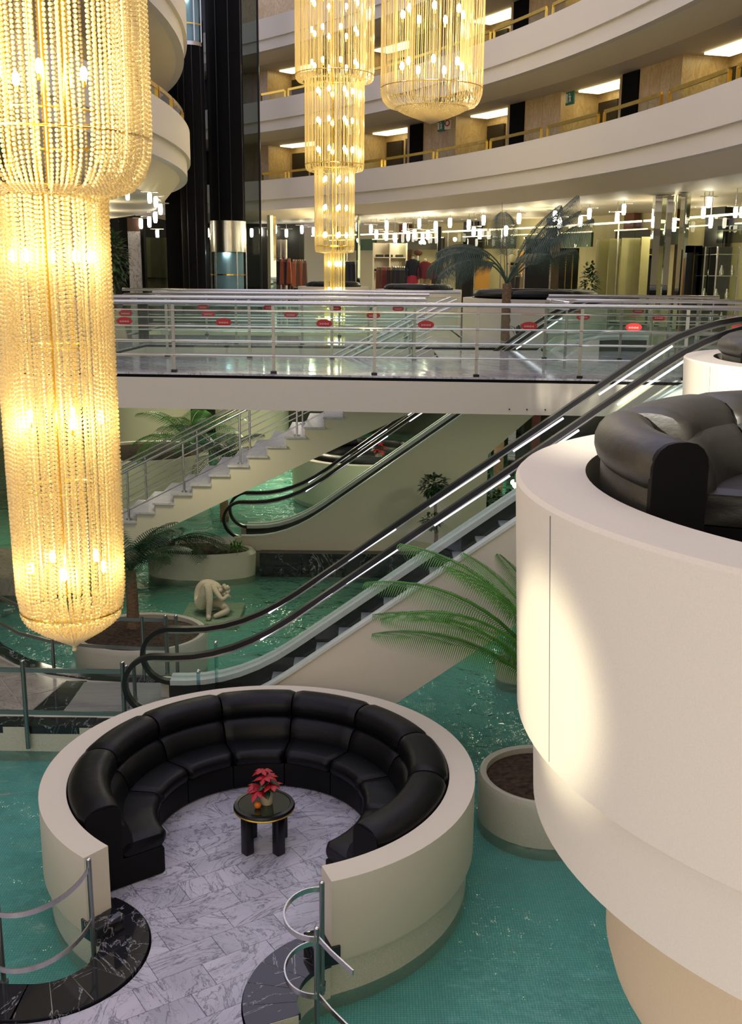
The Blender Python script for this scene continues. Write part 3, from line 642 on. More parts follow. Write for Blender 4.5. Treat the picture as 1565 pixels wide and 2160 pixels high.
for zz, nm in ((-3.40, 'upper'), (-3.90, 'lower')):
    flatbar([(-2.82 + .45 * math.cos(R(4 - i * 8)), 7.95 + .68 * math.sin(R(4 - i * 8)), zz) for i in range(23)], '%s curved flat steel bar of the left barrier' % nm)
    flatbar([(-.40 + .26 * math.cos(R(82 + i * 8)), 7.335 + .33 * math.sin(R(82 + i * 8)), zz) for i in range(25)], '%s curved flat steel bar of the right barrier' % nm)
    flatbar([(-.37, 7.01, zz), (-.27, 6.85, zz), (-.10, 6.62, zz)], '%s flat bar running on from the right kerb post' % nm)

# ------------------------------------------------------------------ planters, soil and plants
def planter(c, r, zt, label, sx=1.0, zb=WB, rim=0.10, m='planter_tile', n=48):
    t = thing('planter', label, 'planter', (c[0], c[1], zb))
    def sq(mb):
        mb.v = [(c[0] + (v[0] - c[0]) * sx, v[1], v[2]) for v in mb.v]; return mb
    sq(MB().lathe([(r * .98, zb), (r, zt - .08), (r - .03, zt - .01), (r - rim * .5, zt), (r - rim, zt - .02), (r - rim, zt - .2)], c, n=n)).build('bowl', M[m], t, smooth=35)
    pr = [(0, zt - .03), (r * .3, zt - .035), (r * .7, zt - .06), (r - rim + .005, zt - .09)]
    s = sq(MB().lathe(pr, c, n=n)).build('soil', M['soil'], t, smooth=60); return t
def frond(par, p, ang, L, elev, droop, leaf_l, nl=34, m='green_leaf', wd=0.014, vee=0.5, name='frond', start=0.12, hang=0.3, taper=0.55):
    """feather leaf: curved midrib with two rows of leaflets"""
    h = Vector((math.cos(R(ang)), math.sin(R(ang)), 0)); pts = []; e = R(elev); q = Vector(p); N = 14
    for i in range(N + 1):
        pts.append(q.copy()); q = q + (h * math.cos(e) + Vector((0, 0, math.sin(e)))) * (L / N); e -= R(droop) / N
    mb = MB(); mb.tube(pts, [0.011 * (1 - .8 * i / N) * max(1, L) for i in range(N + 1)], 5)
    sd = Vector((-h.y, h.x, 0))
    for i in range(nl):
        t = start + (1 - start) * (i + .5) / nl; x = t * N; k = min(int(x), N - 1); b = pts[k].lerp(pts[k + 1], x - k); tg = (pts[k + 1] - pts[k]).normalized(); up = sd.cross(tg)
        if up.z < 0: up = -up
        ll = leaf_l * (math.sin(PI * min(1, (t - start) / (1 - start) * .86 + .12)) ** taper)
        for s in (-1, 1):
            d = (sd * s + tg * .55 + up * vee * .5 - Vector((0, 0, hang)) * .5).normalized(); w = wd
            m1 = b + d * ll * .5; e1 = b + d * ll - Vector((0, 0, ll * hang)); wv = tg * w / 2
            mb.add([b - wv * .6, b + wv * .6, m1 + wv, m1 - wv, e1], [(0, 1, 2, 3), (3, 2, 4)])
    return mb.build(name, M[m], par)
def cluster(par, c, n, L, spread, m='dark_leaf', name='leaves', w=0.04, seed=0, lo=20, hi=85):
    rr = random.Random(seed); mb = MB()
    for i in range(n):
        a = rr.random() * 2 * PI; e = R(rr.uniform(lo, hi)); d = Vector((math.cos(a) * math.cos(e), math.sin(a) * math.cos(e), math.sin(e)))
        p = Vector(c) + Vector((rr.uniform(-1, 1) * spread, rr.uniform(-1, 1) * spread, 0)); leaf(mb, p, d, Vector((0, 0, 1)), L * rr.uniform(.6, 1.1), w, .45)
    return mb.build(name, M[m], par, smooth=60)
def palm(c, z, h, n, L, leaf_l, label, m='dark_leaf', seed=0, r0=0.10, elev=(25, 75), droop=(70, 120), nl=30, wd=0.02, name='palm', angs=None, lean=(0, 0), hang=0.35):
    rr = random.Random(seed); t = thing(name, label, 'plant', (c[0], c[1], z)); N = 12
    mb = MB(); mb.tube([(c[0] + lean[0] * i / N, c[1] + lean[1] * i / N, z + h * i / N) for i in range(N + 1)], [r0 * (1.12 - .3 * i / N) * (1.0 + .09 * (i % 2)) for i in range(N + 1)], 10)
    mb.build('trunk', M['bark'], t, smooth=30); top = (c[0] + lean[0], c[1] + lean[1], z + h - .02)
    for i in range(n):
        a = angs[i] if angs else i * 360 / n * 1.0 + (i % 3) * 37 + rr.uniform(-12, 12)
        frond(t, top, a, L * rr.uniform(.8, 1.1), rr.uniform(*elev), rr.uniform(*droop), leaf_l, nl, m, wd, hang=hang)
    return t
planter((-3.62, 15.66), 0.95, -4.02, 'broad white planter holding the palm beside the escalator foot', 1.1)
palm((-3.80, 15.9), -4.1, 1.0, 15, 1.35, 0.36, 'dark feathery palm in the broad planter by the escalator foot', seed=4, elev=(35, 80), droop=(60, 115), r0=0.09)
planter((-3.50, 20.84), .55, -4.06, 'long white planter behind the statue', 2.05, rim=.07)
palm((-4.1, 20.75), -4.1, 0.2, 14, 1.35, 0.32, 'low dark palm arching over the planter behind the statue', seed=9, elev=(18, 60), droop=(60, 95), r0=0.09, angs=[195, 215, 230, 245, 260, 275, 290, 305, 320, 335, 350, 5, 180, 265])
lv = thing('groundcover_plant', 'small strappy plant on the rim of the planter behind the statue', 'plant', (-2.8, 20.85, -4.1)); cluster(lv, (-2.8, 20.85, -4.12), 40, 0.45, 0.10, 'green_leaf', 'blades', .025, 5)
planter((2.02, 11.05), 0.76, -4.05, 'white planter of brown soil beside the big round tower')
pt = planter((2.28, 15.3), 0.32, WA + 0.30, 'small round pot in the pool holding pale green stalks', rim=.04)
cc_ = (2.22, 11.2)
cy = thing('cycad', 'bright green cycad with long arching fronds growing behind the big round tower', 'plant', (*cc_, -4.1))
MB().tube([(*cc_, -4.12 + .13 * i) for i in range(7)], [.13, .15, .13, .15, .13, .14, .10], 10).build('trunk', M['bark'], cy, smooth=30)
for i, (a, L, e, d) in enumerate(((181, 2.45, 58, 74), (171, 2.75, 66, 84), (188, 2.5, 68, 92), (164, 2.7, 75, 78), (177, 2.3, 48, 66), (156, 2.1, 80, 64), (195, 2.3, 78, 66), (215, 2.2, 82, 50), (300, 1.7, 76, 70), (350, 2.0, 66, 80), (330, 1.8, 70, 90), (250, 1.5, 84, 50))):
    frond(cy, (cc_[0] + .05 * math.cos(R(a)), cc_[1] + .05 * math.sin(R(a)), -3.36), a, L * 1.06, e + 5, d, 0.33, 84, 'green_leaf', 0.0135, .25, start=.2, hang=.6)
sh = MB()
for i in range(9): p = pol((2.26, 15.22), .16, 40 * i); sh.cyl((p.x, p.y, WA + .2), (p.x + .01, p.y, WA + .75 + .1 * (i % 3)), .018, .014, 6)
cw = thing('water_plant', 'bundle of pale green stalks in the small round pot', 'plant', (2.26, 15.22, WA + .2)); sh.build('stalks', mat('pale_green_stalk', (.28, .42, .30), .35), cw, smooth=40)
planter((2.45, 25.4), 1.15, -4.05, 'white planter with shrubs under the bridge at the back', 1.0)
sb = thing('shrub', 'dark leafy shrub filling the planter under the bridge', 'plant', (2.7, 25.4, -4.1))
for i in range(5): cluster(sb, (2.1 + .3 * i, 25.3 + .15 * (i % 2), -4.1), 60, .75, .2, 'dark_leaf', 'foliage', .09, 30 + i, 10, 85)
ff = at(905, 1150, 20.5)
pf_ = planter((ff.x, 20.5), .55, -4.3, 'low planter with a clipped ball tree behind the escalator', rim=.06)
bt = thing('ball_tree', 'small tree clipped into a ball behind the near escalator', 'tree', (ff.x + .1, 20.5, -4.4))
tx = ff.x + .1; MB().tube([(tx, 20.5, -4.4), (tx + .04, 20.5, -3.7), (tx, 20.5, -2.9)], [.05, .04, .03], 7).build('trunk', M['bark'], bt, smooth=40)
def leafball(par, c, r, n, m='dark_leaf', sz=.12, seed=1, name='crown', sc=(1, 1, .75)):
    rr = random.Random(seed); mb = MB()
    for i in range(n):
        u = Vector((rr.gauss(0, 1), rr.gauss(0, 1), rr.gauss(0, 1))).normalized(); p = Vector(c) + Vector((u.x * sc[0], u.y * sc[1], u.z * sc[2])) * r * rr.uniform(.55, 1)
        leaf(mb, p, u + Vector((rr.uniform(-.6, .6), rr.uniform(-.6, .6), rr.uniform(-.7, .3))), Vector((0, 0, 1)), sz * rr.uniform(.7, 1.2), sz * .5, .2)
    return mb.build(name, M[m], par, smooth=60)
leafball(bt, (tx - .02, 20.5, -2.62), .27, 260, seed=2); leafball(bt, (tx - .08, 20.5, -3.35), .20, 90, seed=3, name='lower_foliage')
for i, (x, y) in enumerate(((tx - .42, 20.2), (tx - .1, 20.15), (tx + .3, 20.3))):
    u = thing('underplant', ['spiky small plant left of the ball tree', 'broad leaved small plant at the foot of the ball tree', 'bushy small plant right of the ball tree'][i], 'plant', (x, y, -4.38)); cluster(u, (x, y, -4.38), 36, .32, .08, 'dark_leaf', 'leaves', .05, 40 + i, 15, 80)
bl = at(850, 1262, 16.0); bf = thing('broadleaf_plant', 'dark broad leaved plant in the pool behind the near escalator, left of the cycad', 'plant', (bl.x, 16.0, WB))
for i, (a, e, L) in enumerate(((185, 40, 1.0), (170, 62, 1.1), (200, 24, .8), (150, 75, 1.0), (20, 60, .8), (240, 50, .8), (100, 80, .9))):
    lb_ = MB(); leaf(lb_, Vector((bl.x, 16.0, WA + .05)), Vector((math.cos(R(a)) * math.cos(R(e)), math.sin(R(a)) * math.cos(R(e)), math.sin(R(e)))), Vector((0, 0, 1)), L, .26, .35); lb_.build('leaf', M['dark_leaf'], bf, smooth=60)
MB().cyl((bl.x, 16.0, WB), (bl.x, 16.0, WA + .12), .16, n=14).build('tub', M['planter_tile'], bf, smooth=40)
for i, (px, py, Y) in enumerate(((418, 1418, 12.62), (455, 1357, 13.3))):
    gp = at(px, py, Y); gf = thing('glass_fin', ['nearer', 'farther'][i] + ' slim glass fin with a bright clip between the escalator rails', 'panel', (gp.x, Y, G))
    MB().bbox((gp.x - .012, Y - .07, G + .012), (gp.x + .012, Y + .07, gp.z)).build('glass', M['glass_blue'], gf); MB().sph((gp.x, Y, gp.z + .01), .032, 10, 6).build('clip', M['chrome'], gf, smooth=60)
# ------------------------------------------------------------------ statue on its slab
slab = tag(MB().bbox((-3.45, 17.75, WB), (-2.38, 19.0, WA - 0.03)).build('statue_slab', M['slab_green'], bevel=.01), 'flat stone slab just under the water, carrying the statue', 'slab')
def skin_body(name, verts, edges, rads, root, m, par, levels=2):
    me = D.meshes.new(name); o = ORG.get(par.name, Vector()); me.from_pydata([tuple(Vector(v) - o) for v in verts], edges, []); ob = link(name, me, m, par)
    md = ob.modifiers.new('skin', 'SKIN'); md.use_smooth_shade = True
    for i, r in enumerate(rads): me.skin_vertices[0].data[i].radius = (r, r)
    me.skin_vertices[0].data[root].use_root = True
    sb_ = ob.modifiers.new('sub', 'SUBSURF'); sb_.levels = levels; sb_.render_levels = levels; return ob
sz = WA - .03; sx0, sy0 = -2.96, 18.35
stt = thing('statue', 'white stone statue of a crouching nude figure in the pool', 'statue', (sx0, sy0, sz))
q = lambda x, y, z: (sx0 + x, sy0 + y, sz + z)
V = [q(-.20, .05, .17), q(-.20, .08, .36), q(-.10, .10, .52), q(.06, .06, .55), q(.16, .02, .48), q(.25, -.04, .42),      # pelvis, waist, chest, neck base, neck, head
     q(-.14, -.10, .20), q(.01, -.20, .62), q(.05, -.30, .32), q(.03, -.36, .06), q(.05, -.48, .04),                      # raised leg: hip, knee, shin, ankle, toes
     q(-.12, .16, .16), q(.20, .02, .18), q(.36, -.16, .10), q(.20, -.30, .07), q(.12, -.36, .05),                         # folded leg
     q(.10, -.10, .50), q(.26, -.20, .32), q(.38, -.12, .40),                                                              # near arm
     q(.08, .20, .50), q(.24, .20, .28), q(.38, .05, .30)]
Ed = [(0, 1), (1, 2), (2, 3), (3, 4), (4, 5), (0, 6), (6, 7), (7, 8), (8, 9), (9, 10), (0, 11), (11, 12), (12, 13), (13, 14), (14, 15), (3, 16), (16, 17), (17, 18), (3, 19), (19, 20), (20, 21)]
Rd = [.17, .145, .15, .10, .06, .085, .12, .082, .066, .045, .040, .12, .085, .07, .05, .035, .06, .045, .035, .06, .045, .035]
skin_body('body', V, Ed, Rd, 0, M['stone_white'], stt)
hb = MB(); rr_ = random.Random(8)
for i in range(26):
    u = Vector((rr_.gauss(0, 1), rr_.gauss(0, 1), rr_.gauss(0, 1))).normalized() * .085; hb.sph((sx0 + .27 + u.x, sy0 - .02 + u.y, sz + .45 + u.z), .042, 7, 5)
hb.build('curly_hair', M['stone_white'], stt, smooth=60)

# ------------------------------------------------------------------ walkway on the left
wk = thing('floor_walkway', 'beige and black marble walkway to the escalator foot', 'floor', (-5, 13.4, G)); wk['kind'] = 'structure'; del wk['category']
MB().prism([(-12, 12.68), (-2.0, 12.55), (-2.0, 14.1), (-4.1, 14.2), (-4.8, 14.55), (-5.4, 15.0), (-6.1, 15.9), (-7, 17.5), (-12, 17.5)], WB, G - .012).build('bed', M['edge_tile'], wk)
tiles([(-12, 12.98), (-4.56, 12.98), (-4.40, 14.10), (-5.15, 14.55), (-5.75, 15.1), (-6.4, 16.1), (-7.2, 17.4), (-12, 17.4)], wk, M['marble_beige'], G, .012, .74, 33, .012, (-4.9, 13.5))
for i in range(4): y0 = 12.98 + i * .29; MB().prism([(-4.55 + .042 * i, y0), (-4.13 + .012 * i, y0), (-4.12 + .012 * i, y0 + .285), (-4.51 + .042 * i, y0 + .285)], G - .012, G).build('tile', M['marble_black'], wk)
for i in range(12): MB().bbox((-12 + .84 * i, 12.69 - .013 * i, G - .10), (-12 + .84 * i + .834, 12.97 - .013 * i, G + .01)).build('kerb_stone', M['marble_black'], wk)
cv = [(-7.6, 17.6), (-6.6, 16.35), (-5.95, 15.4), (-5.35, 14.80), (-4.75, 14.40), (-4.05, 14.18), (-3.3, 14.10), (-2.55, 14.10), (-2.0, 14.1)]
for i in range(len(cv) - 1):
    a, b = Vector((*cv[i], 0)), Vector((*cv[i + 1], 0)); d = (b - a).normalized(); n = Vector((-d.y, d.x, 0)) * .22; b = b - d * .006
    MB().prism([(a.x, a.y), (b.x, b.y), (b.x + n.x, b.y + n.y), (a.x + n.x, a.y + n.y)], G - .28, G + .015 + .0005 * i).build('kerb_stone', M['marble_black'], wk)
pm = mat('ribbed_plate', (.40, .40, .38), .42, .7); tcx = nd(pm, 'ShaderNodeTexCoord'); wv = nd(pm, 'ShaderNodeTexWave', Scale=7.0); lk(pm, tcx.outputs['Object'], wv.inputs['Vector']); wv.bands_direction = 'Y'
rpp = nd(pm, 'ShaderNodeMix', data_type='RGBA'); rpp.inputs['A'].default_value = (.26, .26, .24, 1); rpp.inputs['B'].default_value = (.46, .46, .43, 1); lk(pm, wv.outputs[0], rpp.inputs['Factor']); lk(pm, rpp.outputs['Result'], bsdf(pm).inputs['Base Color'])
bpn = nd(pm, 'ShaderNodeBump', Strength=.8, Distance=.01); lk(pm, wv.outputs[0], bpn.inputs['Height']); lk(pm, bpn.outputs[0], bsdf(pm).inputs['Normal'])
M['ribbed'] = pm
# railings round the walkway: square-edged bars on posts
wr = thing('walkway_railing', 'green grey steel railing along the front of the walkway', 'railing', (-4.41, 12.55, G))
for x, y in ((-4.43, 12.52), (-6.4, 12.58), (-3.15, 12.5)):
    MB().cyl((x, y, G - .28), (x, y, G + .93), .03, n=10).build('post', M['steel_dark'], wr, smooth=40); MB().sph((x, y, G + .93), .03, 10, 5, (1, 1, .5)).build('post_cap', M['chrome'], wr, smooth=60)
for zz in (G + .80, G + .22): MB().bar((-9, 12.62, zz), (-3.1, 12.5, zz), .03, .055).build('rail', M['steel_dark'], wr)
br_ = thing('pool_railing', 'dark curved steel railing between the walkway and the palm planter', 'railing', (-4.45, 14.8, G))
rc = [(-7.6, 17.75), (-6.55, 16.5), (-5.9, 15.55), (-5.3, 14.95), (-4.7, 14.6), (-4.0, 14.42), (-3.3, 14.35), (-2.95, 14.35)]
for zz in (G + .42, G + .86): MB().tube([(x, y, zz) for x, y in rc], 1, 4, sq=(.02, .05)).build('rail', M['steel_dark'], br_, smooth=40)
for x, y in (rc[2], rc[4], rc[6], rc[7]): MB().cyl((x, y, G), (x, y, G + .9), .025, n=8).build('post', M['steel_dark'], br_, smooth=40)
for i, (x, y) in enumerate(((-3.27, 13.16), (-3.19, 13.27))):
    barrier_post(x, y, ['left of the two short posts before the escalator newel', 'right of the two short posts before the escalator newel'][i], G, .62, .026, group='short posts at the escalator foot')
for i, (x, y) in enumerate(((-2.93, 14.2), (-2.78, 14.2))):
    barrier_post(x, y, ['left of the two posts behind the escalator newel', 'right of the two posts behind the escalator newel'][i], G, .98, .026, group='posts behind the escalator newel')

# ------------------------------------------------------------------ escalators
def escalator(Yn, Yf, label, closed, zw):
    t = thing('escalator', label, 'escalator', (-2.8, (Yn + Yf) / 2, G)); k = .72
    zr = lambda x: -1.97 + k * x
    XL, XB, XT = -2.74, -1.74, 4.15
    def line(dx0, zlow, zhigh, off, x0, x1):
        """floor-parallel, curve, incline, curve, floor-parallel; off = vertical drop below the handrail"""
        pts = []; za, zb = zlow, zhigh; xa = (za + off + 1.97) / k; xb = (zb + off + 1.97) / k; cv = .75
        pts.append((x0, za))
        for i in range(7):
            u = i / 6; p0, p1, p2 = (xa - cv, za), (xa, za), (xa + cv, za + k * cv)
            pts.append(((1 - u) ** 2 * p0[0] + 2 * u * (1 - u) * p1[0] + u * u * p2[0], (1 - u) ** 2 * p0[1] + 2 * u * (1 - u) * p1[1] + u * u * p2[1]))
        for i in range(7):
            u = i / 6; p0, p1, p2 = (xb - cv, zb - k * cv), (xb, zb), (xb + cv, zb)
            pts.append(((1 - u) ** 2 * p0[0] + 2 * u * (1 - u) * p1[0] + u * u * p2[0], (1 - u) ** 2 * p0[1] + 2 * u * (1 - u) * p1[1] + u * u * p2[1]))
        pts.append((x1, zb)); return pts
    H = line(0, -3.22, 1.02, 0, XL, 5.6)
    newel = [(XL + .01 - .385 * math.sin(PI * i / 18), -3.605 - .385 * math.cos(PI * i / 18)) for i in range(18)]
    path = newel + H
    deck = line(0, -3.98, .27, .73, XL + .0, 5.6)
    step = line(0, G + .02, .02, .98, XL + .3, 5.6)
    for y, nm in ((Yn, 'near'), (Yf, 'far')):
        h = MB(); h.tube([(x, y, z) for x, z in path], 1, 4, sq=(.095, .06)); o = h.build('handrail', M['rubber'], t, smooth=50); o['label'] = 'black rubber handrail'
        hb_ = MB(); hb_.tube([(x, y, z - .045 if i > 17 else z) for i, (x, z) in enumerate(path[4:], 4)], 1, 4, sq=(.04, .035)); hb_.build('handrail_guide', M['steel'], t, smooth=50)
        L0, L1 = H[5], H[10]
        for q_ in range(5):
            u0, u1 = q_ / 5 + .02, (q_ + 1) / 5 - .012 - .05 * (q_ % 2); pa, pb_ = [(L0[0] + (L1[0] - L0[0]) * u, y - .012, L0[1] + (L1[1] - L0[1]) * u - .075) for u in (u0, u1)]
            MB().cyl(pa, pb_, .014, n=8).build('light_tube', M['tube'], t, smooth=50)
        gm = MB(); lo = deck; n = len(H)
        P = [Vector((a[0], y, a[1] - .05)) for a in H]; Q = [Vector((b[0], y, b[1])) for b in lo]
        cutn = [3, 7, 9, n]
        seg = [(0, 6), (6, 8), (8, n - 1)]
        for s0, s1 in seg:
            g = MB()
            for i in range(s0, s1): g.quad(Q[i], Q[i + 1], P[i + 1], P[i])
            if s0 == 0:
                nn_ = [Vector((x, y, z)) for x, z in newel]; g.add([Q[0]] + nn_ + [P[0]], [tuple(range(len(nn_) + 2))])
            g.build('glass_panel', M['glass'], t)
        dm = MB(); dm.tube([(x, y, z) for x, z in deck], 1, 4, sq=(.15, .07)); o = dm.build('deck_profile', M['deck_alu'], t, smooth=50)
        s = 1 if nm == 'near' else -1; yy = y + s * .05; sk = MB()
        for i in range(len(deck) - 1): sk.quad((deck[i][0], yy, deck[i][1]), (deck[i + 1][0], yy, deck[i + 1][1]), (step[i + 1][0], yy, step[i + 1][1] - .12), (step[i][0], yy, step[i][1] - .12))
        sk.build('skirt', M['riser'], t)
    # outer cladding on both sides
    for y, nm in ((Yn - .08, 'near'), (Yf + .08, 'far')):
        c = MB(); top = [(x, z + .02) for x, z in deck]
        if closed: bot = [(XL, zw), (2.42, zw), (2.42, deck[9][1] - .2)]
        poly = list(top)
        if closed:
            tp = [p for p in top if p[0] < 2.42]; zt_ = -2.68 + .72 * 2.42; poly = tp + [(2.42, zt_), (2.42, zw), (XL - .15, zw), (XL - .15, tp[0][1])]
            c.add([(x, y - .04, z) for x, z in poly] + [(x, y + .04, z) for x, z in poly], [tuple(range(len(poly))), tuple(reversed(range(len(poly), 2 * len(poly))))] + [(i, (i + 1) % len(poly), (i + 1) % len(poly) + len(poly), i + len(poly)) for i in range(len(poly))])
            poly2 = [(2.42, zt_), (2.42, zt_ - 1.2), (4.1, -.62), (4.6, -.6), (4.6, .27), (3.9, .22)]
        else:
            poly2 = tp = list(top) + [(5.6, -.62), (4.72, -.62), (.0, -4.02), (-.9, G - .05), (XL - .15, G - .05), (XL - .15, top[0][1])]
        c.add([(x, y - .04, z) for x, z in poly2] + [(x, y + .04, z) for x, z in poly2], [tuple(range(len(poly2))), tuple(reversed(range(len(poly2), 2 * len(poly2))))] + [(i, (i + 1) % len(poly2), (i + 1) % len(poly2) + len(poly2), i + len(poly2)) for i in range(len(poly2))])
        c.build('side_cladding', M['plaster_cool'], t)
        e = MB(); e.tube([(x, y + (-.02 if nm == 'near' else .02), z + .045) for x, z in deck], 1, 4, sq=(.10, .035)); e.build('edge_trim', M['deck_alu'], t, smooth=50)
    if not closed:
        u = MB(); u.quad((-.9, Yn - .08, G - .05), (-.9, Yf + .08, G - .05), (0, Yf + .08, -4.02), (0, Yn - .08, -4.02)); u.quad((0, Yn - .08, -4.02), (0, Yf + .08, -4.02), (4.72, Yf + .08, -.62), (4.72, Yn - .08, -.62)); u.build('underside', M['plaster_cool'], t)
    y0, y1 = Yn + .08, Yf - .08; x = -1.62; z = G + .02; i = 0
    while z < -.12:
        z2 = z + .216
        b = MB(); b.bbox((x, y0, z2 - .03), (x + .302, y1, z2)); b.build('step_tread', M['steps'], t)
        b = MB(); b.bbox((x, y0, z - .02), (x + .03, y1, z2 - .03)); b.build('step_riser', M['riser'], t); x += .30; z = z2; i += 1
    MB().bbox((-4.1, Yn - .05 if closed else 12.97, G - .03), (-1.45, Yf + .05 if closed else 14.06, G + .012)).build('landing_plate', M['ribbed'], t)
    MB().bbox((x, y0, -.05), (6.2, y1, .012)).build('landing_plate', M['ribbed'], t)
    for y in (Yn, Yf): 
        MB().bbox((XL - .02, y - .06, G), (XL + 1.0, y + .06, -3.98)).build('balustrade_base', M['rubber'], t)
    return t
e1 = escalator(12.45, 13.5, 'nearer escalator, rising from the walkway past the sunken lounge', False, G)
e2 = escalator(21.5, 22.45, 'farther escalator with a closed side wall, behind the bridge', True, G + .0)
# pictograms on the near escalator's plate
y_ = 13.5 - .056
mk = MB(); mk.tube([(-2.28 + .03 * math.cos(i * PI / 6), y_, -3.985 + .022 * math.sin(i * PI / 6)) for i in range(12)], .004, 4, closed=True); mk.build('ring_mark', M['black'], e1)
mk = MB(); mk.bbox((-2.10, y_ - .004, -4.0), (-2.085, y_, -3.965)); mk.bbox((-2.085, y_ - .004, -3.985), (-2.06, y_, -3.977)); mk.bbox((-1.97, y_ - .004, -3.987), (-1.93, y_, -3.981)); mk.bbox((-1.954, y_ - .004, -4.002), (-1.947, y_, -3.966)); mk.build('plus_mark', M['black'], e1)
ek = thing('kerb', 'black marble kerb along the pool under the farther escalator', 'kerb', (0, 21.3, G)); 
for i in range(8): MB().bbox((-2.33 + .9 * i, 21.10, WB), (-2.33 + .9 * i + .894, 21.375, G + .02)).build('kerb_stone', M['marble_black'], ek)
MB().bbox((-4.2, 21.385, WB), (2.45, 22.55, G - .032)).build('bed', M['edge_tile'], ek)

# ------------------------------------------------------------------ stairs
stair = thing('staircase', 'straight marble staircase rising to the bridge', 'stairs', (-6.98, 20.3, G))
NX, RUN, RISE = 1.29, .36, .185
for i in range(23):
    x1 = NX - RUN * i; z1 = -RISE * i
    MB().bbox((x1 - RUN - .04, 19.33, z1 - RISE - .035), (x1 - .0, 21.28, z1 - RISE)).build('tread', M['tread'], stair)
sp = []
for i in range(23):
    x1 = NX - RUN * i; z1 = -RISE * i; sp += [(x1, z1 - .02), (x1, z1 - RISE - .02)]
xe = NX - RUN * 23
poly = sp + [(xe, G - .02), (xe + .6, G - .25), (NX, -.74), (NX, -.02)]
for y in (19.38, 21.2):
    m_ = len(poly); MB().add([(x, y, z) for x, z in poly] + [(x, y + .06, z) for x, z in poly], [tuple(range(m_)), tuple(reversed(range(m_, 2 * m_)))] + [(i, (i + 1) % m_, (i + 1) % m_ + m_, i + m_) for i in range(m_)]).build('stringer', M['plaster_cool'], stair)
for i in range(23):
    x1 = NX - RUN * i; z1 = -RISE * i; MB().bbox((x1 - .03, 19.44, z1 - RISE), (x1, 21.2, z1 - .03)).build('riser', M['tread'], stair)
MB().add([(xe + .6, 19.38, G - .25), (xe + .6, 21.26, G - .25), (NX, 21.26, -.74), (NX, 19.38, -.74)], [(0, 1, 2, 3)]).build('underside', M['plaster_cool'], stair)
MB().bbox((-9.5, 19.2, WB), (xe + .7, 21.4, G)).build('landing', M['marble_beige'], stair)
for y, nm in ((19.5, 'near'), (21.1, 'far')):
    sr = thing('stair_railing', '%s steel railing of the marble staircase' % ('nearer' if y < 20 else 'farther'), 'railing', (-3, y, -2.0))
    for k, i in enumerate(range(1, 23, 3)):
        x = NX - RUN * (i + .5); z = -RISE * (i + 1); MB().cyl((x, y, z), (x, y, z + .95), .022, n=8).build('post', M['steel'], sr, smooth=40); MB().cyl((x, y, z), (x, y, z + .015), .06, n=10).build('foot_plate', M['steel'], sr, smooth=40)
    f = lambda x, h: (x, y, (x - NX) * RISE / RUN - RISE * .6 + h)
    for h, r in ((.98, .032), (1.08, .02)): MB().tube([f(xe + .2, h), f(NX - .05, h), (NX + .25, y, h - .02)], r, 8).build('handrail', M['steel'], sr, smooth=50)
    for h in (.72, .46, .20): MB().tube([f(xe + .4, h), f(NX - .1, h)], .011, 6).build('rod', M['steel'], sr, smooth=50)

# ------------------------------------------------------------------ bridge and mezzanine railings
def atz(x, y, z):
    d = _fw * F_PX + _R * (x - 782.5) - _U * (y - 1080); return Vector((0, 0, CAM_H)) + d * ((z - CAM_H) / d.z)
def railing(p0, p1, label, first, step, stick=True, inner=1, rods=(.27, .49, .71, .95), top=1.07, rt=.036):
    """posts, top tube, four rods and glass panes with red oval stickers; first = distance of the first post from p0"""
    a, b = Vector((*p0, 0)), Vector((*p1, 0)); L = (b - a).length; d = (b - a) / L; n = Vector((-d.y, d.x, 0)) * inner
    t = thing('bridge_railing', label, 'railing', (a + b) / 2); off = Vector((0, 0, 1))
    MB().tube([a + off * top, b + off * top], rt, 10).build('top_rail', M['steel'], t, smooth=50)
    for h in rods: MB().tube([a + off * h - n * .02, b + off * h - n * .02], .013, 6).build('rod', M['chrome'], t, smooth=50)
    xs = []; x = first
    while x < L + .01: xs.append(x); x += step
    for x in xs:
        p = a + d * x; MB().bar(p, p + off * (top - .02), .016, .05, up=d).build('post', M['steel_post'], t); MB().box((p.x, p.y, .02), (.09, .09, .04)).build('post_foot', M['black'], t)
    lo, hi = (0 if first > .3 else first), L; ed = [0.02] + xs + [L - .02]
    for i in range(len(ed) - 1):
        if ed[i + 1] - ed[i] < .25: continue
        q0 = a + d * (ed[i] + .03) + n * .07; q1 = a + d * (ed[i + 1] - .03) + n * .07
        g = MB(); g.bar(q0 + off * .5, q1 + off * .5, .010, .86); go = g.build('glass_pane', M['glass'], t)
        if stick and ed[i + 1] - ed[i] > step * .8:
            c = (q0 + q1) / 2 + off * .77 - n * .012; e = MB(); vs = [c] + [c + d * (.125 * math.cos(k * PI / 12)) + off * (.062 * math.sin(k * PI / 12)) for k in range(24)]
            vs2 = [v + n * .005 for v in vs]; e.add(vs + vs2, [(0, 1 + k, 1 + (k + 1) % 24) for k in range(24)] + [(25, 26 + (k + 1) % 24, 26 + k) for k in range(24)] + [(1 + k, 26 + k, 26 + (k + 1) % 24, 1 + (k + 1) % 24) for k in range(24)])
            e.build('oval_sticker', M['red_sticker'], go)
            w = MB()
            for k in range(7): w.bar(c + d * (-.07 + .021 * k) - n * .004 - off * .006, c + d * (-.058 + .021 * k) - n * .004 - off * .006, .002, .02 if k % 2 else .028)
            w.build('sticker_lettering', M['pink'], go)
    return t
fy = lambda x: 15.995 - .066 * x + .10
x361 = at(361, 720, 16.2).x
railing((x361 - 1.55 * 5, fy(x361 - 1.55 * 5)), (7.3, fy(7.3)), 'steel and glass railing along the front edge of the bridge', 0, 1.557)
x526 = at(526, 700, 19.2).x
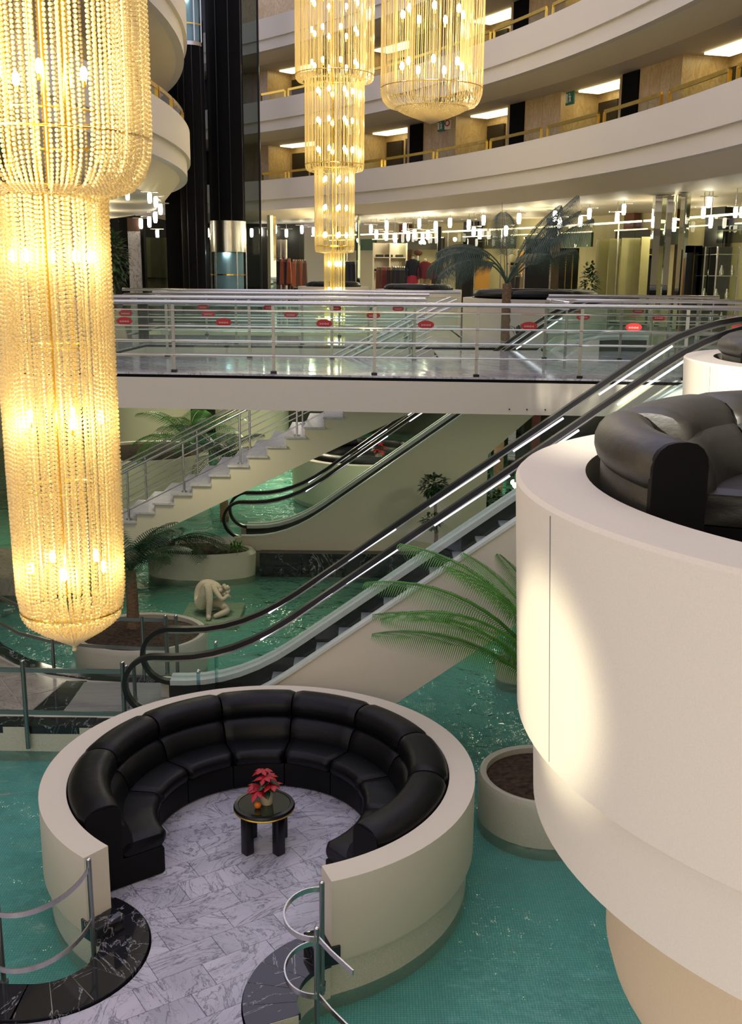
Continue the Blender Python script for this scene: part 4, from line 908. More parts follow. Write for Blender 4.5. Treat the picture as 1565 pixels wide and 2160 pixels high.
railing((x526 - 1.5 * 5, 19.2), (.95, 19.2), 'steel and glass railing between the bridge and the stairwell', 0, 1.5)
railing((3.15, 19.3), (7.3, 19.3), 'short glass railing at the head of the farther escalator', .0, 1.38)
railing((-4.7, 22.7), (1.2, 22.7), 'glass railing on the far side of the stairwell', .35, 1.42)
railing((3.75, 22.75), (7.4, 22.75), 'glass railing beyond the farther escalator on the right', .0, 1.3)
railing((-6, 25.5), (2.1, 25.5), 'distant railing beside the void with the tiered chandelier', .4, 1.6, False)
rr2 = thing('landing_rail', 'pair of bright curved steel rails at the landing right of the bridge', 'railing', (5.5, 17.6, 0))
for k, (z, y) in enumerate(((1.02, 17.3), (1.10, 17.75), (.98, 18.2))):
    x0 = at(1162, 650, y).x; MB().tube([(x0 + .25, y - .30, z - .02), (x0 + .05, y - .2, z), (x0, y, z), (x0 + .1, y + .14, z), (x0 + .5, y + .18, z), (7.3, y + .1, z)], .024, 8).build('rail', M['chrome'], rr2, smooth=60)
for x in (3.2, 4.6, 6.0): MB().cyl((x, 17.5, 0), (x, 17.5, 1.02), .022, n=8).build('post', M['steel'], rr2, smooth=40)
bp = thing('bolt_row', 'small dark bolts along the lower edge of the bridge front', 'bolts', (2.6, 15.8, -.5))
for px in (1075, 1112, 1150, 1188):
    p = at(px, 864 + (px - 1075) * .01, 15.8); y = 15.99 - .066 * p.x; MB().cyl((p.x, y - .012, p.z), (p.x, y + .02, p.z), .011, n=8).build('bolt', M['black'], bp)

# ------------------------------------------------------------------ round lounges on columns
def tower(c, label, edges, labels, group, arms=()):
    z, r = .75, 1.84; t = thing('lounge_tower', label, 'lounge', (c[0], c[1], WB))
    MB().lathe([(1.55, 0), (1.55, z), (r - .015, z), (r, z - .015), (r - .045, -.255), (r - .055, -.26), (1.0, -.26), (1.0, 0)], c, n=128, loop=True).build('upper_drum', M['plaster'], t, smooth=30)
    MB().lathe([(1.0, -.26), (r - .115, -.262), (r - .135, -.685), (r - .145, -.69), (.9, -.69)], c, n=128).build('lower_drum', M['plaster'], t, smooth=30)
    MB().lathe([(1.36, -.69), (1.35, -1.1), (1.34, -1.39), (1.31, -1.49), (1.20, -1.68), (1.0, -1.95), (.77, -2.28), (.62, -2.8), (.56, -3.6), (.55, WB)], c, n=96).build('bowl_column', M['tan'], t, smooth=40)
    MB().cyl((c[0], c[1], -.02), (c[0], c[1], .004), 1.56, n=64).build('lounge_floor', M['blackmat'], t)
    a = 193.5; MB().tube([tuple(pol(c, r + .0005, a, .72)), tuple(pol(c, r - .0445, a, -.24))], .0016, 5).build('plaster_joint', M['grout'], t)
    sofa_ring(c, .66, 1.52, .20, edges, labels, group, .80, 'leather_up', arms)
    MB().cyl((c[0], c[1], .004), (c[0], c[1], .199), 1.30, n=48).build('sofa_dais', M['blackmat'], t)
    return t
T1, T2 = (2.43, 4.06), (4.95, 10.25)
tower(T1, 'big white round lounge tower in the right foreground', [(20, 56), (56, 92), (92, 127), (127, 161), (161, 197)],
      ['black leather sofa section nearest the right picture edge in the foreground tower', 'second black sofa section from the right on the foreground tower', 'black leather sofa section at the back of the foreground tower',
       'black leather sofa section at the back left of the foreground tower', 'black leather roll arm with a black end face on the foreground tower'], 'sofa sections on the foreground tower', (161,))
tower(T2, 'sunlit white round lounge tower behind the foreground one', [(20, 56), (56, 92), (92, 128), (128, 160), (160, 192)],
      ['first black sofa section from the right on the sunlit tower', 'second black sofa section from the right on the sunlit tower', 'middle black sofa section on the sunlit tower',
       'fourth black sofa section from the right on the sunlit tower', 'black leather sofa section at the left end of the sunlit tower'], 'sofa sections on the sunlit tower')

def drum(c, r, z0, z1, label, slabel, group, nsec=5, a_from=0):
    t = thing('lounge_drum', label, 'lounge', (c[0], c[1], z0))
    MB().lathe([(r - .22, z0 + .2), (r - .22, z1), (r, z1), (r - .01, z0), (.2, z0), (.2, z0 + .2)], c, n=64, loop=True).build('wall', M['plaster_cool'], t, smooth=30)
    MB().cyl((c[0], c[1], z0 + .15), (c[0], c[1], z0 + .22), r - .2, n=40).build('lounge_floor', M['blackmat'], t)
    e = 360 / nsec; zf = max(z1 - .74, z0 + .225)
    for i in range(nsec):
        s = thing('sofa_section', '%s %s' % (nth(i + 1), slabel), 'sofa', (c[0], c[1], zf), group); sofa_parts(s, max(.2, r - 1.05), r - .26, zf, a_from + e * i, a_from + e * (i + 1), .90, 8)
x_ = at(702, 606, 33).x; drum((x_, 33.6), 1.12, 0, 1.06, 'white lounge drum behind the foot of the tiered chandelier', 'black sofa section on the drum behind the tiered chandelier', 'sofas behind the tiered chandelier')
x_ = at(884, 612, 31.5).x; drum((x_, 32.0), 1.30, 0, 1.02, 'white lounge drum before the mannequins', 'black sofa section on the drum before the mannequins', 'sofas before the mannequins')
drum((4.2, 27.6), 1.86, 0, .90, 'wide white lounge drum behind the palm', 'black sofa section on the wide drum behind the palm', 'sofas behind the palm', 6)
drum((-.1, 28.95), 2.12, -4.7, -3.42, 'white lounge drum standing in the pool under the bridge', 'black sofa section on the drum in the pool under the bridge', 'sofas in the pool under the bridge', 7)
x_ = at(525, 880, 36).x; drum((x_, 37), 1.3, -4.7, -2.95, 'white lounge drum seen above the stairs under the bridge', 'black sofa section on the drum above the stairs', 'sofas seen above the stairs')
x_ = at(290, 870, 37).x; drum((x_, 38), 1.7, -4.7, -2.75, 'white lounge drum at the far left under the bridge', 'black sofa section on the far left drum under the bridge', 'sofas far left under the bridge')
x_ = at(295, 940, 28).x; planter((x_, 28.6), 1.75, -3.35, 'large white planter behind the staircase', rim=.12)
palm((x_ + 1.3, 28.0), -3.45, .4, 12, 1.9, .5, 'drooping green palm in the large planter behind the staircase', 'green_leaf', 14, elev=(30, 75), droop=(70, 120), wd=.03)
x_ = at(470, 950, 26).x; palm((x_, 26), WB, 1.6, 11, 1.6, .45, 'shaggy green palm in the pool behind the staircase', 'dark_leaf', 15, elev=(20, 80), droop=(60, 120), wd=.03)
p_ = dup(po, (.2, 28.6, -3.55), 1.0, 'red poinsettia on the lounge drum under the bridge'); p_.scale = (1.5, 1.5, 1.5)
pt2 = thing('side_table', 'pale round table on the lounge drum under the bridge', 'table', (.2, 28.6, -4.4)); MB().cyl((.2, 28.6, -3.6), (.2, 28.6, -3.55), .42, n=28).build('table_top', M['marble_white'], pt2, smooth=40); MB().cyl((.2, 28.6, -4.475), (.2, 28.6, -3.6), .08, n=10).build('pedestal', M['black'], pt2, smooth=40)

# mirrored pillars and wooden posts under the bridge on the right
for i, (px, w, m, lb) in enumerate(((1028, 14, 'mirror', 'slim mirrored pillar under the bridge beside the closed escalator side'), (1052, 20, 'bark', 'dark brown pillar under the bridge'), (1078, 16, 'mirror', 'mirrored pillar between two brown pillars under the bridge'),
                                    (1100, 8, 'glass_blue', 'narrow green glass fin under the bridge'), (1128, 17, 'redwood', 'reddish brown pillar under the bridge by the foreground tower'))):
    if m == 'redwood': M[m] = grain(mat('red_brown_lacquer', (.13, .03, .015), .25), 10, .2)
    p = at(px, 950, 27); t = thing('pillar', lb, 'pillar', (p.x, 27, WB)); ww = w / 2200 * 27
    MB().bbox((p.x - ww / 2, 26.9, WB), (p.x + ww / 2, 27.1, -.56)).build('shaft', M[m], t); MB().bbox((p.x - ww * .6, 26.85, WB), (p.x + ww * .6, 27.15, WA + .1)).build('foot', M['black'], t)
for i, (px, py) in enumerate(((1025, 902), (1022, 950), (1087, 1024))):
    p = at(px, py, 26.7); t = thing('globe_lamp', ['upper', 'lower', 'separate'][i] + ' round white lamp on the pillars under the bridge', 'lamp', p)
    MB().sph(p, .075, 12, 8).build('globe', M['spotlit'], t, smooth=60); MB().bbox((p.x - .03, p.y, p.z - .03), (p.x + .03, p.y + .25, p.z + .03)).build('bracket', M['steel'], t)

# ------------------------------------------------------------------ chandeliers
def bead_template(n=6, m=4):
    mb = MB().sph((0, 0, 0), 1.0, n, m); V = np.array(mb.v); T = []
    for f in mb.f:
        for i in range(1, len(f) - 1): T.append((f[0], f[i], f[i + 1]))
    return V, np.array(T)
def bead_mesh(name, pts, rad, m, par, label=None, n=6, k=4):
    V, T = bead_template(n, k); P = np.array(pts); rd = np.array(rad) if hasattr(rad, '__len__') else np.full(len(P), rad); o = np.array(ORG[par.name])
    vs = (V[None] * rd[:, None, None] + P[:, None] - o).reshape(-1, 3); ts = (T[None] + (np.arange(len(P)) * len(V))[:, None, None]).reshape(-1, 3)
    me = D.meshes.new(name); me.vertices.add(len(vs)); me.vertices.foreach_set('co', vs.ravel().astype(np.float32)); me.loops.add(ts.size); me.loops.foreach_set('vertex_index', ts.ravel().astype(np.int32))
    me.polygons.add(len(ts)); me.polygons.foreach_set('loop_start', np.arange(0, ts.size, 3, dtype=np.int32)); me.polygons.foreach_set('loop_total', np.full(len(ts), 3, dtype=np.int32)); me.update(calc_edges=True); me.shade_smooth()
    ob = link(name, me, m, par); ob['kind'] = 'stuff'; return ob
def strings(c, path, n, pitch, jitter=.004, skip=.0, seed=1, off=0.0):
    """bead centres: n strings round the axis, each following path [(r, z)] from top to bottom"""
    rr = random.Random(seed); L = [0]
    for i in range(1, len(path)): L.append(L[-1] + math.dist(path[i], path[i - 1]))
    pts = []
    for k in range(n):
        if rr.random() < skip: continue
        a = (k + off) * 2 * PI / n; j = rr.uniform(-1, 1) * jitter; s = rr.random() * pitch; i = 0
        while s < L[-1]:
            while s > L[i + 1]: i += 1
            u = (s - L[i]) / (L[i + 1] - L[i]); r = path[i][0] + (path[i + 1][0] - path[i][0]) * u + j; z = path[i][1] + (path[i + 1][1] - path[i][1]) * u
            pts.append((c[0] + r * math.cos(a), c[1] + r * math.sin(a), z)); s += pitch
    return pts
def ring(mb, c, r, z, t=.006, n=48): mb.tube([(c[0] + r * math.cos(2 * PI * i / n), c[1] + r * math.sin(2 * PI * i / n), z) for i in range(n)], t, 5, closed=True)
def bulb(par, p, r, m='bulb', up=1):
    MB().sph(p, r, 10, 8, (.8, .8, 1.6)).build('bulb', M[m], par, smooth=60); MB().cyl((p[0], p[1], p[2] - up * r * 2.6), (p[0], p[1], p[2] - up * r * 1.3), r * .45, n=8).build('candle_socket', M['brass'], par, smooth=50)

NC = (-1.53, 5.1)
ch = thing('chandelier', 'huge two tiered beaded glass chandelier hanging in the left foreground', 'chandelier', (NC[0], NC[1], -.33))
PT = .0205; BR = .0093
up_ = [(.475, 3.35), (.485, 2.6), (.485, 2.16), (.475, 2.07), (.445, 1.99), (.39, 1.93), (.29, 1.895)]
bead_mesh('upper_bead_curtain', strings(NC, up_, 118, PT, .004, .06, 1), BR, M['bead'], ch)
bead_mesh('inner_bead_curtain', strings(NC, [(.40, 3.35), (.40, 2.05), (.30, 1.95)], 44, PT, .01, .3, 2, .5), BR, M['bead'], ch)
lo_ = [(.268, 1.93), (.268, .6), (.262, -.02), (.245, -.14)]
bead_mesh('lower_bead_curtain', strings(NC, lo_, 72, PT, .003, 0, 3), BR, M['bead'], ch)
bead_mesh('lower_inner_curtain', strings(NC, [(.235, 1.9), (.235, -.12)], 36, PT, .004, .1, 4, .5), BR, M['bead'], ch)
cone = [(.245, -.145), (.225, -.185), (.16, -.235), (.08, -.285), (.012, -.325)]
bead_mesh('bead_cone', strings(NC, cone, 66, PT, .004, 0, 5), BR * 1.05, M['bead'], ch)
bead_mesh('bead_cone_fill', strings(NC, [(.22, -.15), (.14, -.21), (.05, -.27)], 40, PT, .006, 0, 6), BR, M['bead'], ch)
bead_mesh('bottom_drop', [(NC[0], NC[1], -.335), (NC[0], NC[1], -.353), (NC[0] + .012, NC[1], -.325), (NC[0] - .012, NC[1], -.325)], .014, M['bead'], ch)
fr = MB(); ring(fr, NC, .48, 2.155, .006, 64); fr.build('upper_ring', M['brass'], ch, smooth=60)
fr = MB(); ring(fr, NC, .25, -.125, .006); fr.build('lower_ring', M['brass'], ch, smooth=60)
for rr_i, z in ((.33, 2.25), (.28, 1.93), (.20, 1.2), (.20, .5)): fr = MB(); ring(fr, NC, rr_i, z, .004); fr.build('inner_ring', M['brass'], ch, smooth=60)
for a, r in ((200, .16), (235, .20), (262, .10), (292, .13), (320, .20), (60, .15), (120, .18)):
    p = pol(NC, r, a); MB().cyl((p.x, p.y, 1.92), (p.x, p.y, 3.4), .014, n=8).build('brass_tube', M['brass'], ch, smooth=50)
for a in (30, 150, 270):
    p = pol(NC, .08, a); MB().cyl((p.x, p.y, -.05), (p.x, p.y, 1.95), .008, n=6).build('wire_rod', M['brass'], ch, smooth=50)
MB().cyl((NC[0] - .17, NC[1] - .1, 1.95), (NC[0] - .19, NC[1] - .1, 3.4), .012, n=6).build('cable', M['rubber'], ch, smooth=50)
k_ = 0
for z, n, a0, r, pw in ((2.43, 5, 285, .20, 2.6), (1.62, 5, 250, .19, 4.2), (.845, 5, 230, .19, 6.0), (.10, 5, 205, .19, 4.6)):
    for i in range(n):
        p = pol(NC, r, a0 + 360 * i / n, z); bulb(ch, p, .022)
    for i in range(n):
        p = pol(NC, r * 1.12, a0 + 360 * i / n + 9, z); lamp('chandelier_glow.%03d' % k_, 'POINT', p, pw, WARM, .05); k_ += 1

def strand_tier(par, c, path, n, rad, seed, m='strand', name='bead_strands', skip=.05):
    rr = random.Random(seed); mb = MB()
    for k in range(n):
        if rr.random() < skip: continue
        a = 2 * PI * (k + rr.uniform(-.2, .2)) / n; j = rr.uniform(-.012, .012)
        mb.tube([(c[0] + (r + j) * math.cos(a), c[1] + (r + j) * math.sin(a), z) for r, z in path], rad, 3)
    o = mb.build(name, M[m], par, smooth=80); o['kind'] = 'stuff'; return o
def tier_path(r, zt, zb, rn, curl=.12): return [(r, zt), (r, zb + curl), (r * .985, zb + curl * .5), (r * .94, zb + curl * .15), (rn, zb)]
MC = (-1.01, 28.0)
cm = thing('chandelier', 'tall slender four tiered beaded chandelier in the middle of the hall', 'chandelier', (MC[0], MC[1], -.1))
tiers = [(.98, 9.2, 6.16, .82, 10, (8.05, 7.35, 6.6)), (.745, 6.26, 4.02, .62, 7, (5.95, 5.25, 4.55)), (.51, 4.12, 2.0, .30, 5, (3.83, 3.13, 2.45)), (.262, 2.08, -.05, .05, 4, (1.72, 1.05, .3))]
for i, (r, zt, zb, rn, nb, zs) in enumerate(tiers):
    strand_tier(cm, MC, tier_path(r, zt, zb, rn, .16), int(r * 150), .0085, 20 + i); strand_tier(cm, MC, [(r * .8, zt), (r * .8, zb + .2)], int(r * 60), .0085, 40 + i, name='inner_strands', skip=.3)
    f = MB(); ring(f, MC, r * 1.005, zb + .17, .012, 40); f.build('brass_ring', M['brass'], cm, smooth=60)
    for z in zs:
        for q in range(nb if i else 8):
            p = pol(MC, r * .6, 17 + 31 * i + 360 * q / (nb if i else 8), z); bulb(cm, p, .05, 'bulb_far')
    for z in zs[:1] + zs[2:]: lamp('tier_glow.%d%d' % (i, int(z * 10)), 'POINT', (MC[0], MC[1], z + .1), (52, 32, 18, 7)[i], WARM, .12)
MB().cyl((MC[0] - .05, MC[1], 0), (MC[0] - .05, MC[1], 9.2), .02, n=8).build('stem', M['brass'], cm)
QC = (.87, 17.0)
cr = thing('chandelier', 'wide round beaded chandelier with a cone bottom at the top of the hall', 'chandelier', (QC[0], QC[1], 3.8))
strand_tier(cr, QC, [(.77, 6.4), (.77, 4.28), (.765, 4.2), (.73, 4.10), (.66, 4.02), (.55, 3.99)], 150, .006, 60); strand_tier(cr, QC, [(.6, 6.4), (.6, 4.3)], 60, .006, 61, name='inner_strands', skip=.3)
bead_mesh('bead_cone', strings(QC, [(.56, 4.0), (.42, 3.93), (.2, 3.85), (.02, 3.79)], 110, .03, .004, 0, 62), .014, M['bead'], cr, n=5, k=3)
f = MB(); ring(f, QC, .775, 4.28, .007, 64); f.build('brass_ring', M['brass'], cr, smooth=60)
f = MB(); ring(f, QC, .56, 4.0, .006, 48); f.build('lower_ring', M['brass'], cr, smooth=60)
for z in (5.35, 4.62):
    for q in range(7): bulb(cr, pol(QC, .47, 12 + 360 * q / 7, z), .042, 'bulb')
    lamp('round_glow.%d' % int(z * 10), 'POINT', (QC[0], QC[1], z), 36, WARM, .12)
for a in (20, 110, 200, 290):
    p = pol(QC, .3, a); MB().cyl((p.x, p.y, 4.1), (p.x, p.y, 6.5), .012, n=6).build('brass_tube', M['brass'], cr, smooth=50)

# ------------------------------------------------------------------ palm and shops on the mezzanine
kp = thing('palm', 'tall grey green palm with a shaggy trunk behind the bridge', 'plant', (3.08, 24.6, 0))
mb = MB(); mb.tube([(3.08 + .01 * (i % 2), 24.6, 1.3 * i / 14) for i in range(15)], [.10 * (1 + .12 * (i % 2)) for i in range(15)], 9); mb.build('trunk', M['bark'], kp, smooth=30)
for a, L, e, d, ll, hg in ((178, 2.3, 70, 128, .6, .8), (192, 2.0, 62, 120, .6, .8), (166, 2.1, 76, 112, .55, .8), (172, 1.5, 80, 150, .5, .7), (6, 2.55, 64, 26, .6, .8), (352, 2.4, 54, 34, .6, .85), (16, 2.2, 72, 36, .6, .8), (22, 2.0, 44, 42, .55, .8), (0, 2.3, 60, 30, .6, .6), (95, 1.8, 86, 40, .45, .4), (300, 1.7, 62, 80, .5, .6)):
    frond(kp, (3.08, 24.6, 1.28), a, L, e, d, ll, 40, 'grey_leaf', .022, .3, start=.36, hang=hg)
MB().tube([(3.05, 24.6, 1.2), (2.98, 24.6, 2.2), (2.90, 24.6, 3.1)], [.012, .008, .004], 5).build('spear_leaf', M['bark'], kp)
ag = thing('agave', 'small pointed leaf plant right of the palm trunk', 'plant', (3.42, 24.9, 0)); cluster(ag, (3.42, 24.9, .02), 16, .65, .05, 'dark_leaf', 'blades', .06, 3, 50, 85)

M['beige_screen'] = grain(mat('beige_screen', (.40, .37, .18), .35), 2, .08)
M['ochre'] = mat('ochre_backlit_wood', (.55, .27, .05), .4)
M['maroon'] = mat('maroon_cloth', (.16, .02, .025), .8); M['navy'] = mat('dark_navy_cloth', (.012, .014, .022), .8); M['brown'] = mat('brown_cloth', (.14, .055, .025), .8); M['khaki'] = mat('khaki_cloth', (.30, .22, .11), .8)
M['redcloth'] = mat('crimson_cloth', (.36, .015, .04), .7); M['greycloth'] = mat('charcoal_cloth', (.03, .03, .03), .8); M['skin'] = mat('mannequin_form', (.62, .50, .30), .5); M['orange_cloth'] = mat('rust_cloth', (.38, .10, .03), .8)
struct(MB().lathe([(50.0, -.2), (50.0, 3.7), (50.2, 3.7), (50.2, -.2)], CR, -22, 66, 60, loop=True).build('wall_shop', mat('cream_shop_wall', (.50, .44, .26), .6)))
hdr = thing('trim_7', 'bright light line over the shop fronts', 'light'); hdr['kind'] = 'structure'; del hdr['category']
for i in range(14):
    a0 = -4 + 3.5 * i; MB().lathe([(45.5, 2.98), (45.5, 3.03), (45.56, 3.03), (45.56, 2.98)], CR, a0, a0 + 3.3, 4, loop=True).build('light_line', M['strip'], hdr)
    MB().lathe([(46.3, 2.82), (46.3, 2.85), (46.34, 2.85), (46.34, 2.82)], CR, a0 + 1, a0 + 3.0, 4, loop=True).build('light_line', M['strip'], hdr)
for i in range(12):
    a0 = -2 + 4 * i; w = thing('window_%d' % (i + 2), 'clear shop window pane', 'window'); w['kind'] = 'structure'; del w['category']
    MB().lathe([(45.6, .1), (45.6, 2.98)], CR, a0 + .05, a0 + 3.95, 4).build('pane', M['shopglass'], w)
    p = pol(CR, 45.6, a0); MB().bbox((p.x - .02, p.y - .02, 0), (p.x + .02, p.y + .02, 3.0)).build('mullion', M['steel'], w)
    MB().lathe([(45.56, 0), (45.56, .1), (45.64, .1), (45.64, 0)], CR, a0, a0 + 4, 4, loop=True).build('sill', M['black'], w)

tr = thing('trim_8', 'dark transom band behind the shop fronts', 'trim'); tr['kind'] = 'structure'; del tr['category']
for i in range(9):
    a0 = 3 + 5.1 * i; MB().lathe([(48.6, 2.45), (48.6, 2.95), (48.7, 2.95), (48.7, 2.45)], CR, a0, a0 + (2.8, 3.6, 1.9)[i % 3], 4, loop=True).build('transom', M[('glass_dark', 'greycloth', 'dark_leaf')[i % 3]], tr)
    MB().lathe([(49.6, 0), (49.6, 3.6), (49.9, 3.6), (49.9, 0)], CR, a0 + 3.9, a0 + (4.9, 4.5, 4.3)[i % 3], 2, loop=True).build('dark_pier', M[('black', 'brown', 'navy')[i % 3]], tr)
def rect_thing(name, label, cat, px, Y, depth, m, parts='panel', trim=None):
    """upright box standing on the mezzanine floor: photo span (x0, x1, ytop), depth Y"""
    x0, x1, yt = px; a, b = at(x0, yt, Y), at(x1, yt, Y); t = thing(name, label, cat, ((a.x + b.x) / 2, Y, 0))
    MB().bbox((a.x, Y, 0), (b.x, Y + depth, a.z)).build(parts, M[m], t)
    if trim: MB().bbox((a.x - .02, Y - .03, a.z - .05), (b.x + .02, Y + depth, a.z)).build('top_trim', M[trim], t); MB().bbox((a.x - .01, Y - .03, 0), (a.x + .03, Y, a.z)).build('edge_trim', M[trim], t)
    return t
rect_thing('pillar', 'slim black pillar left of the palm fronds', 'pillar', (924, 931, 478), 37.5, .25, 'black')
rect_thing('partition', 'dark glossy shop partition right of the palm crown', 'partition', (1108, 1162, 500), 34.0, .2, 'black', trim='steel')
rect_thing('display_case', 'tall narrow display case beside the dark partition', 'case', (1163, 1183, 502), 34.6, .4, 'khaki', trim='steel')
bs = thing('partition', 'pale beige folding screen in four leaves before the shop', 'partition', (6.5, 33, 0))
for i, (x0, x1) in enumerate(((1259, 1285), (1287, 1310), (1312, 1352), (1354, 1376))):
    a, b = at(x0, 505 - .06 * (x0 - 1259), 33 - .4 * i), at(x1, 505 - .06 * (x1 - 1259), 33 - .4 * i); MB().bbox((a.x, a.y, 0), (b.x, a.y + .06, a.z)).build('leaf', M['beige_screen'], bs)
def doorframe(x0, x1, yt, Y, label, lab):
    a, b = at(x0, yt, Y), at(x1, yt, Y); t = thing('door_surround', label, 'doorway', ((a.x + b.x) / 2, Y, 0)); w = .16
    for k, m in ((0, 'black'), (.17, 'brass'), (.20, 'black')):
        s = MB(); ww = .17 if k == 0 else (.03 if k == .17 else .1); A, B, H = a.x + k, b.x - k, a.z - k
        s.bbox((A, Y + k * .3, 0), (A + ww, Y + .15 + k * .3, H)); s.bbox((B - ww, Y + k * .3, 0), (B, Y + .15 + k * .3, H)); s.bbox((A, Y + k * .3, H - ww), (B, Y + .15 + k * .3, H)); s.build(('outer_frame', 'brass_inlay', 'inner_frame')[0 if k == 0 else (1 if k == .17 else 2)], M[m], t)
    MB().bbox((a.x + .3, Y + .5, 0), (b.x - .3, Y + .55, a.z - .3)).build('opening_panel', M[lab], t)
doorframe(1183, 1222, 523, 34.2, 'black door surround with gold inlay left of the potted bush', 'brown'); doorframe(1450, 1482, 518, 26.5, 'black door surround with gold inlay right of the mirrored pillars', 'ochre')
def mpillar(x0, x1, yt, Y, label):
    a, b = at(x0, yt, Y), at(x1, yt, Y); t = thing('pillar', label, 'pillar', ((a.x + b.x) / 2, Y, 0)); n = 3
    for i in range(n):
        xa = a.x + (b.x - a.x) * i / n; xb2 = a.x + (b.x - a.x) * (i + 1) / n; o = [.12, 0, .12, 0]; MB().add([(xa, Y + o[i], 0), (xb2, Y + o[i + 1], 0), (xb2, Y + o[i + 1], 3.58), (xa, Y + o[i], 3.58), (xa, Y + .4, 0), (xb2, Y + .4, 0), (xb2, Y + .4, 3.58), (xa, Y + .4, 3.58)], [(0, 1, 2, 3), (4, 7, 6, 5), (0, 3, 7, 4), (1, 5, 6, 2)]).build('mirror_panel', M['mirror'], t)
    MB().bbox((a.x - .03, Y - .02, 0), (b.x + .03, Y + .42, .12)).build('base', M['steel'], t)
mpillar(1384, 1420, 440, 29, 'broad mirrored pillar right of the beige screen'); mpillar(1438, 1456, 440, 28, 'narrow mirrored pillar left of the gold inlaid door surround')
mpillar(563, 582, 500, 41.2, 'slim mirrored pillar beside the smoked glass screen'); mpillar(752, 760, 500, 41, 'slim mirrored pillar right of the tiered chandelier')
pb = at(1242, 605, 31.5); pbt = thing('potted_bush', 'dark bushy potted plant before the cream shop wall', 'plant', (pb.x, 31.5, 0))
MB().lathe([(0, 0), (.24, 0), (.3, .5), (.26, .5), (0, .42)], (pb.x, 31.5), n=20).build('pot', M['black'], pbt, smooth=35); leafball(pbt, (pb.x, 31.5, 1.15), .42, 320, 'dark_leaf', .16, 12, 'foliage', (.62, .62, 1.7))
# glass cases on the far right
for i, (x0, x1, Y) in enumerate(((1488, 1512, 26), (1514, 1560, 25.4))):
    a, b = at(x0, 520, Y), at(x1, 520, Y); t = thing('display_case', ['narrow', 'wide'][i] + ' dark glass display case at the right edge of the shops', 'case', ((a.x + b.x) / 2, Y, 0))
    MB().bbox((a.x, Y + .5, 0), (b.x, Y + .55, a.z)).build('back', M['black'], t)
    for z in (.4, .95, 1.5, 2.0): MB().bbox((a.x, Y, z), (b.x, Y + .5, z + .02)).build('shelf', M['steel'], t)
    MB().bbox((a.x, Y - .01, .1), (b.x, Y, a.z)).build('front_glass', M['shopglass'], t)
    for x in (a.x, b.x): MB().bbox((x - .015, Y - .03, 0), (x + .015, Y, a.z)).build('edge', M['steel'], t)
    for q in range(3 + 3 * i):
        xx = a.x + (b.x - a.x) * (q + .5) / (3 + 3 * i); z = (.42, .97, 1.52)[q % 3]; v = thing('bottle', '%s pale bottle from the left in the %s dark display case' % (nth(q + 1), ['narrow', 'wide'][i]), 'bottle', (xx, Y + .25, z), 'bottles in the %s display case' % ['narrow', 'wide'][i])
        MB().lathe([(0, z), (.05, z), (.06, z + .1), (.025, z + .18), (.025, z + .24), (0, z + .24)], (xx, Y + .25), n=12).build('body', M['chrome'], v, smooth=50)
# lit wall panels and shelving inside
for i, (x0, x1, yt, yb, Y, m, lb) in enumerate(((1002, 1032, 548, 606, 43, 'ochre', 'ochre lit wooden panel behind the palm'), (905, 919, 552, 606, 43.5, 'ochre', 'ochre lit panel behind the mannequins'), (1094, 1112, 530, 600, 37, 'ochre', 'ochre lit shelf back right of the palm'),
                                                (962, 974, 545, 606, 42.6, 'greycloth', 'dark cupboard door behind the drooping frond'))):
    a, b = at(x0, yt, Y), at(x1, yb, Y); t = thing('wall_panel', lb, 'panel', ((a.x + b.x) / 2, Y, 0)); MB().bbox((a.x, Y, 0), (b.x, Y + .08, a.z)).build('board', M[m], t); MB().bbox((a.x - .03, Y - .03, 0), (a.x, Y + .1, a.z + .03)).build('frame', M['steel'], t)
def shelving(x0, x1, yt, Y, zs, label, seed):
    a, b = at(x0, yt, Y), at(x1, yt, Y); t = thing('shelf_unit', label, 'shelf', ((a.x + b.x) / 2, Y, 0)); rr = random.Random(seed)
    MB().bbox((a.x, Y + .45, 0), (b.x, Y + .5, a.z)).build('back', M['plaster'], t)
    n = 2
    for i in range(n + 1): x = a.x + (b.x - a.x) * i / n; MB().bbox((x - .03, Y, 0), (x + .03, Y + .45, a.z)).build('upright', M['plaster'], t)
    for z in zs:
        MB().bbox((a.x, Y, z), (b.x, Y + .45, z + .03)).build('shelf', M['plaster'], t)
        for i in range(3):
            x = a.x + (b.x - a.x) * (i + .5) / 3 + rr.uniform(-.1, .1); c = rr.choice(('brown', 'navy', 'maroon', 'greycloth')); f = thing('folded_garment', '%s folded garment from left, %s shelf, %s' % (nth(i + 1), 'lower' if z == zs[0] else 'upper', label), 'clothes', (x, Y + .2, z + .03), 'folded garments on the ' + label)
            MB().box((x, Y + .2, z + .08), (.32, .3, .10)).build('cloth', M[c], f, bevel=.03)
    return t
shelving(788, 858, 512, 42.5, (1.5, 2.05), 'white shelf unit left of the mannequins', 3)
shelving(582, 602, 505, 43, (1.3, 1.9), 'shelf unit beside the slim mirrored pillar', 4)
shelving(1076, 1112, 525, 37.6, (1.25, 1.75), 'shelf unit right of the palm trunk', 5)
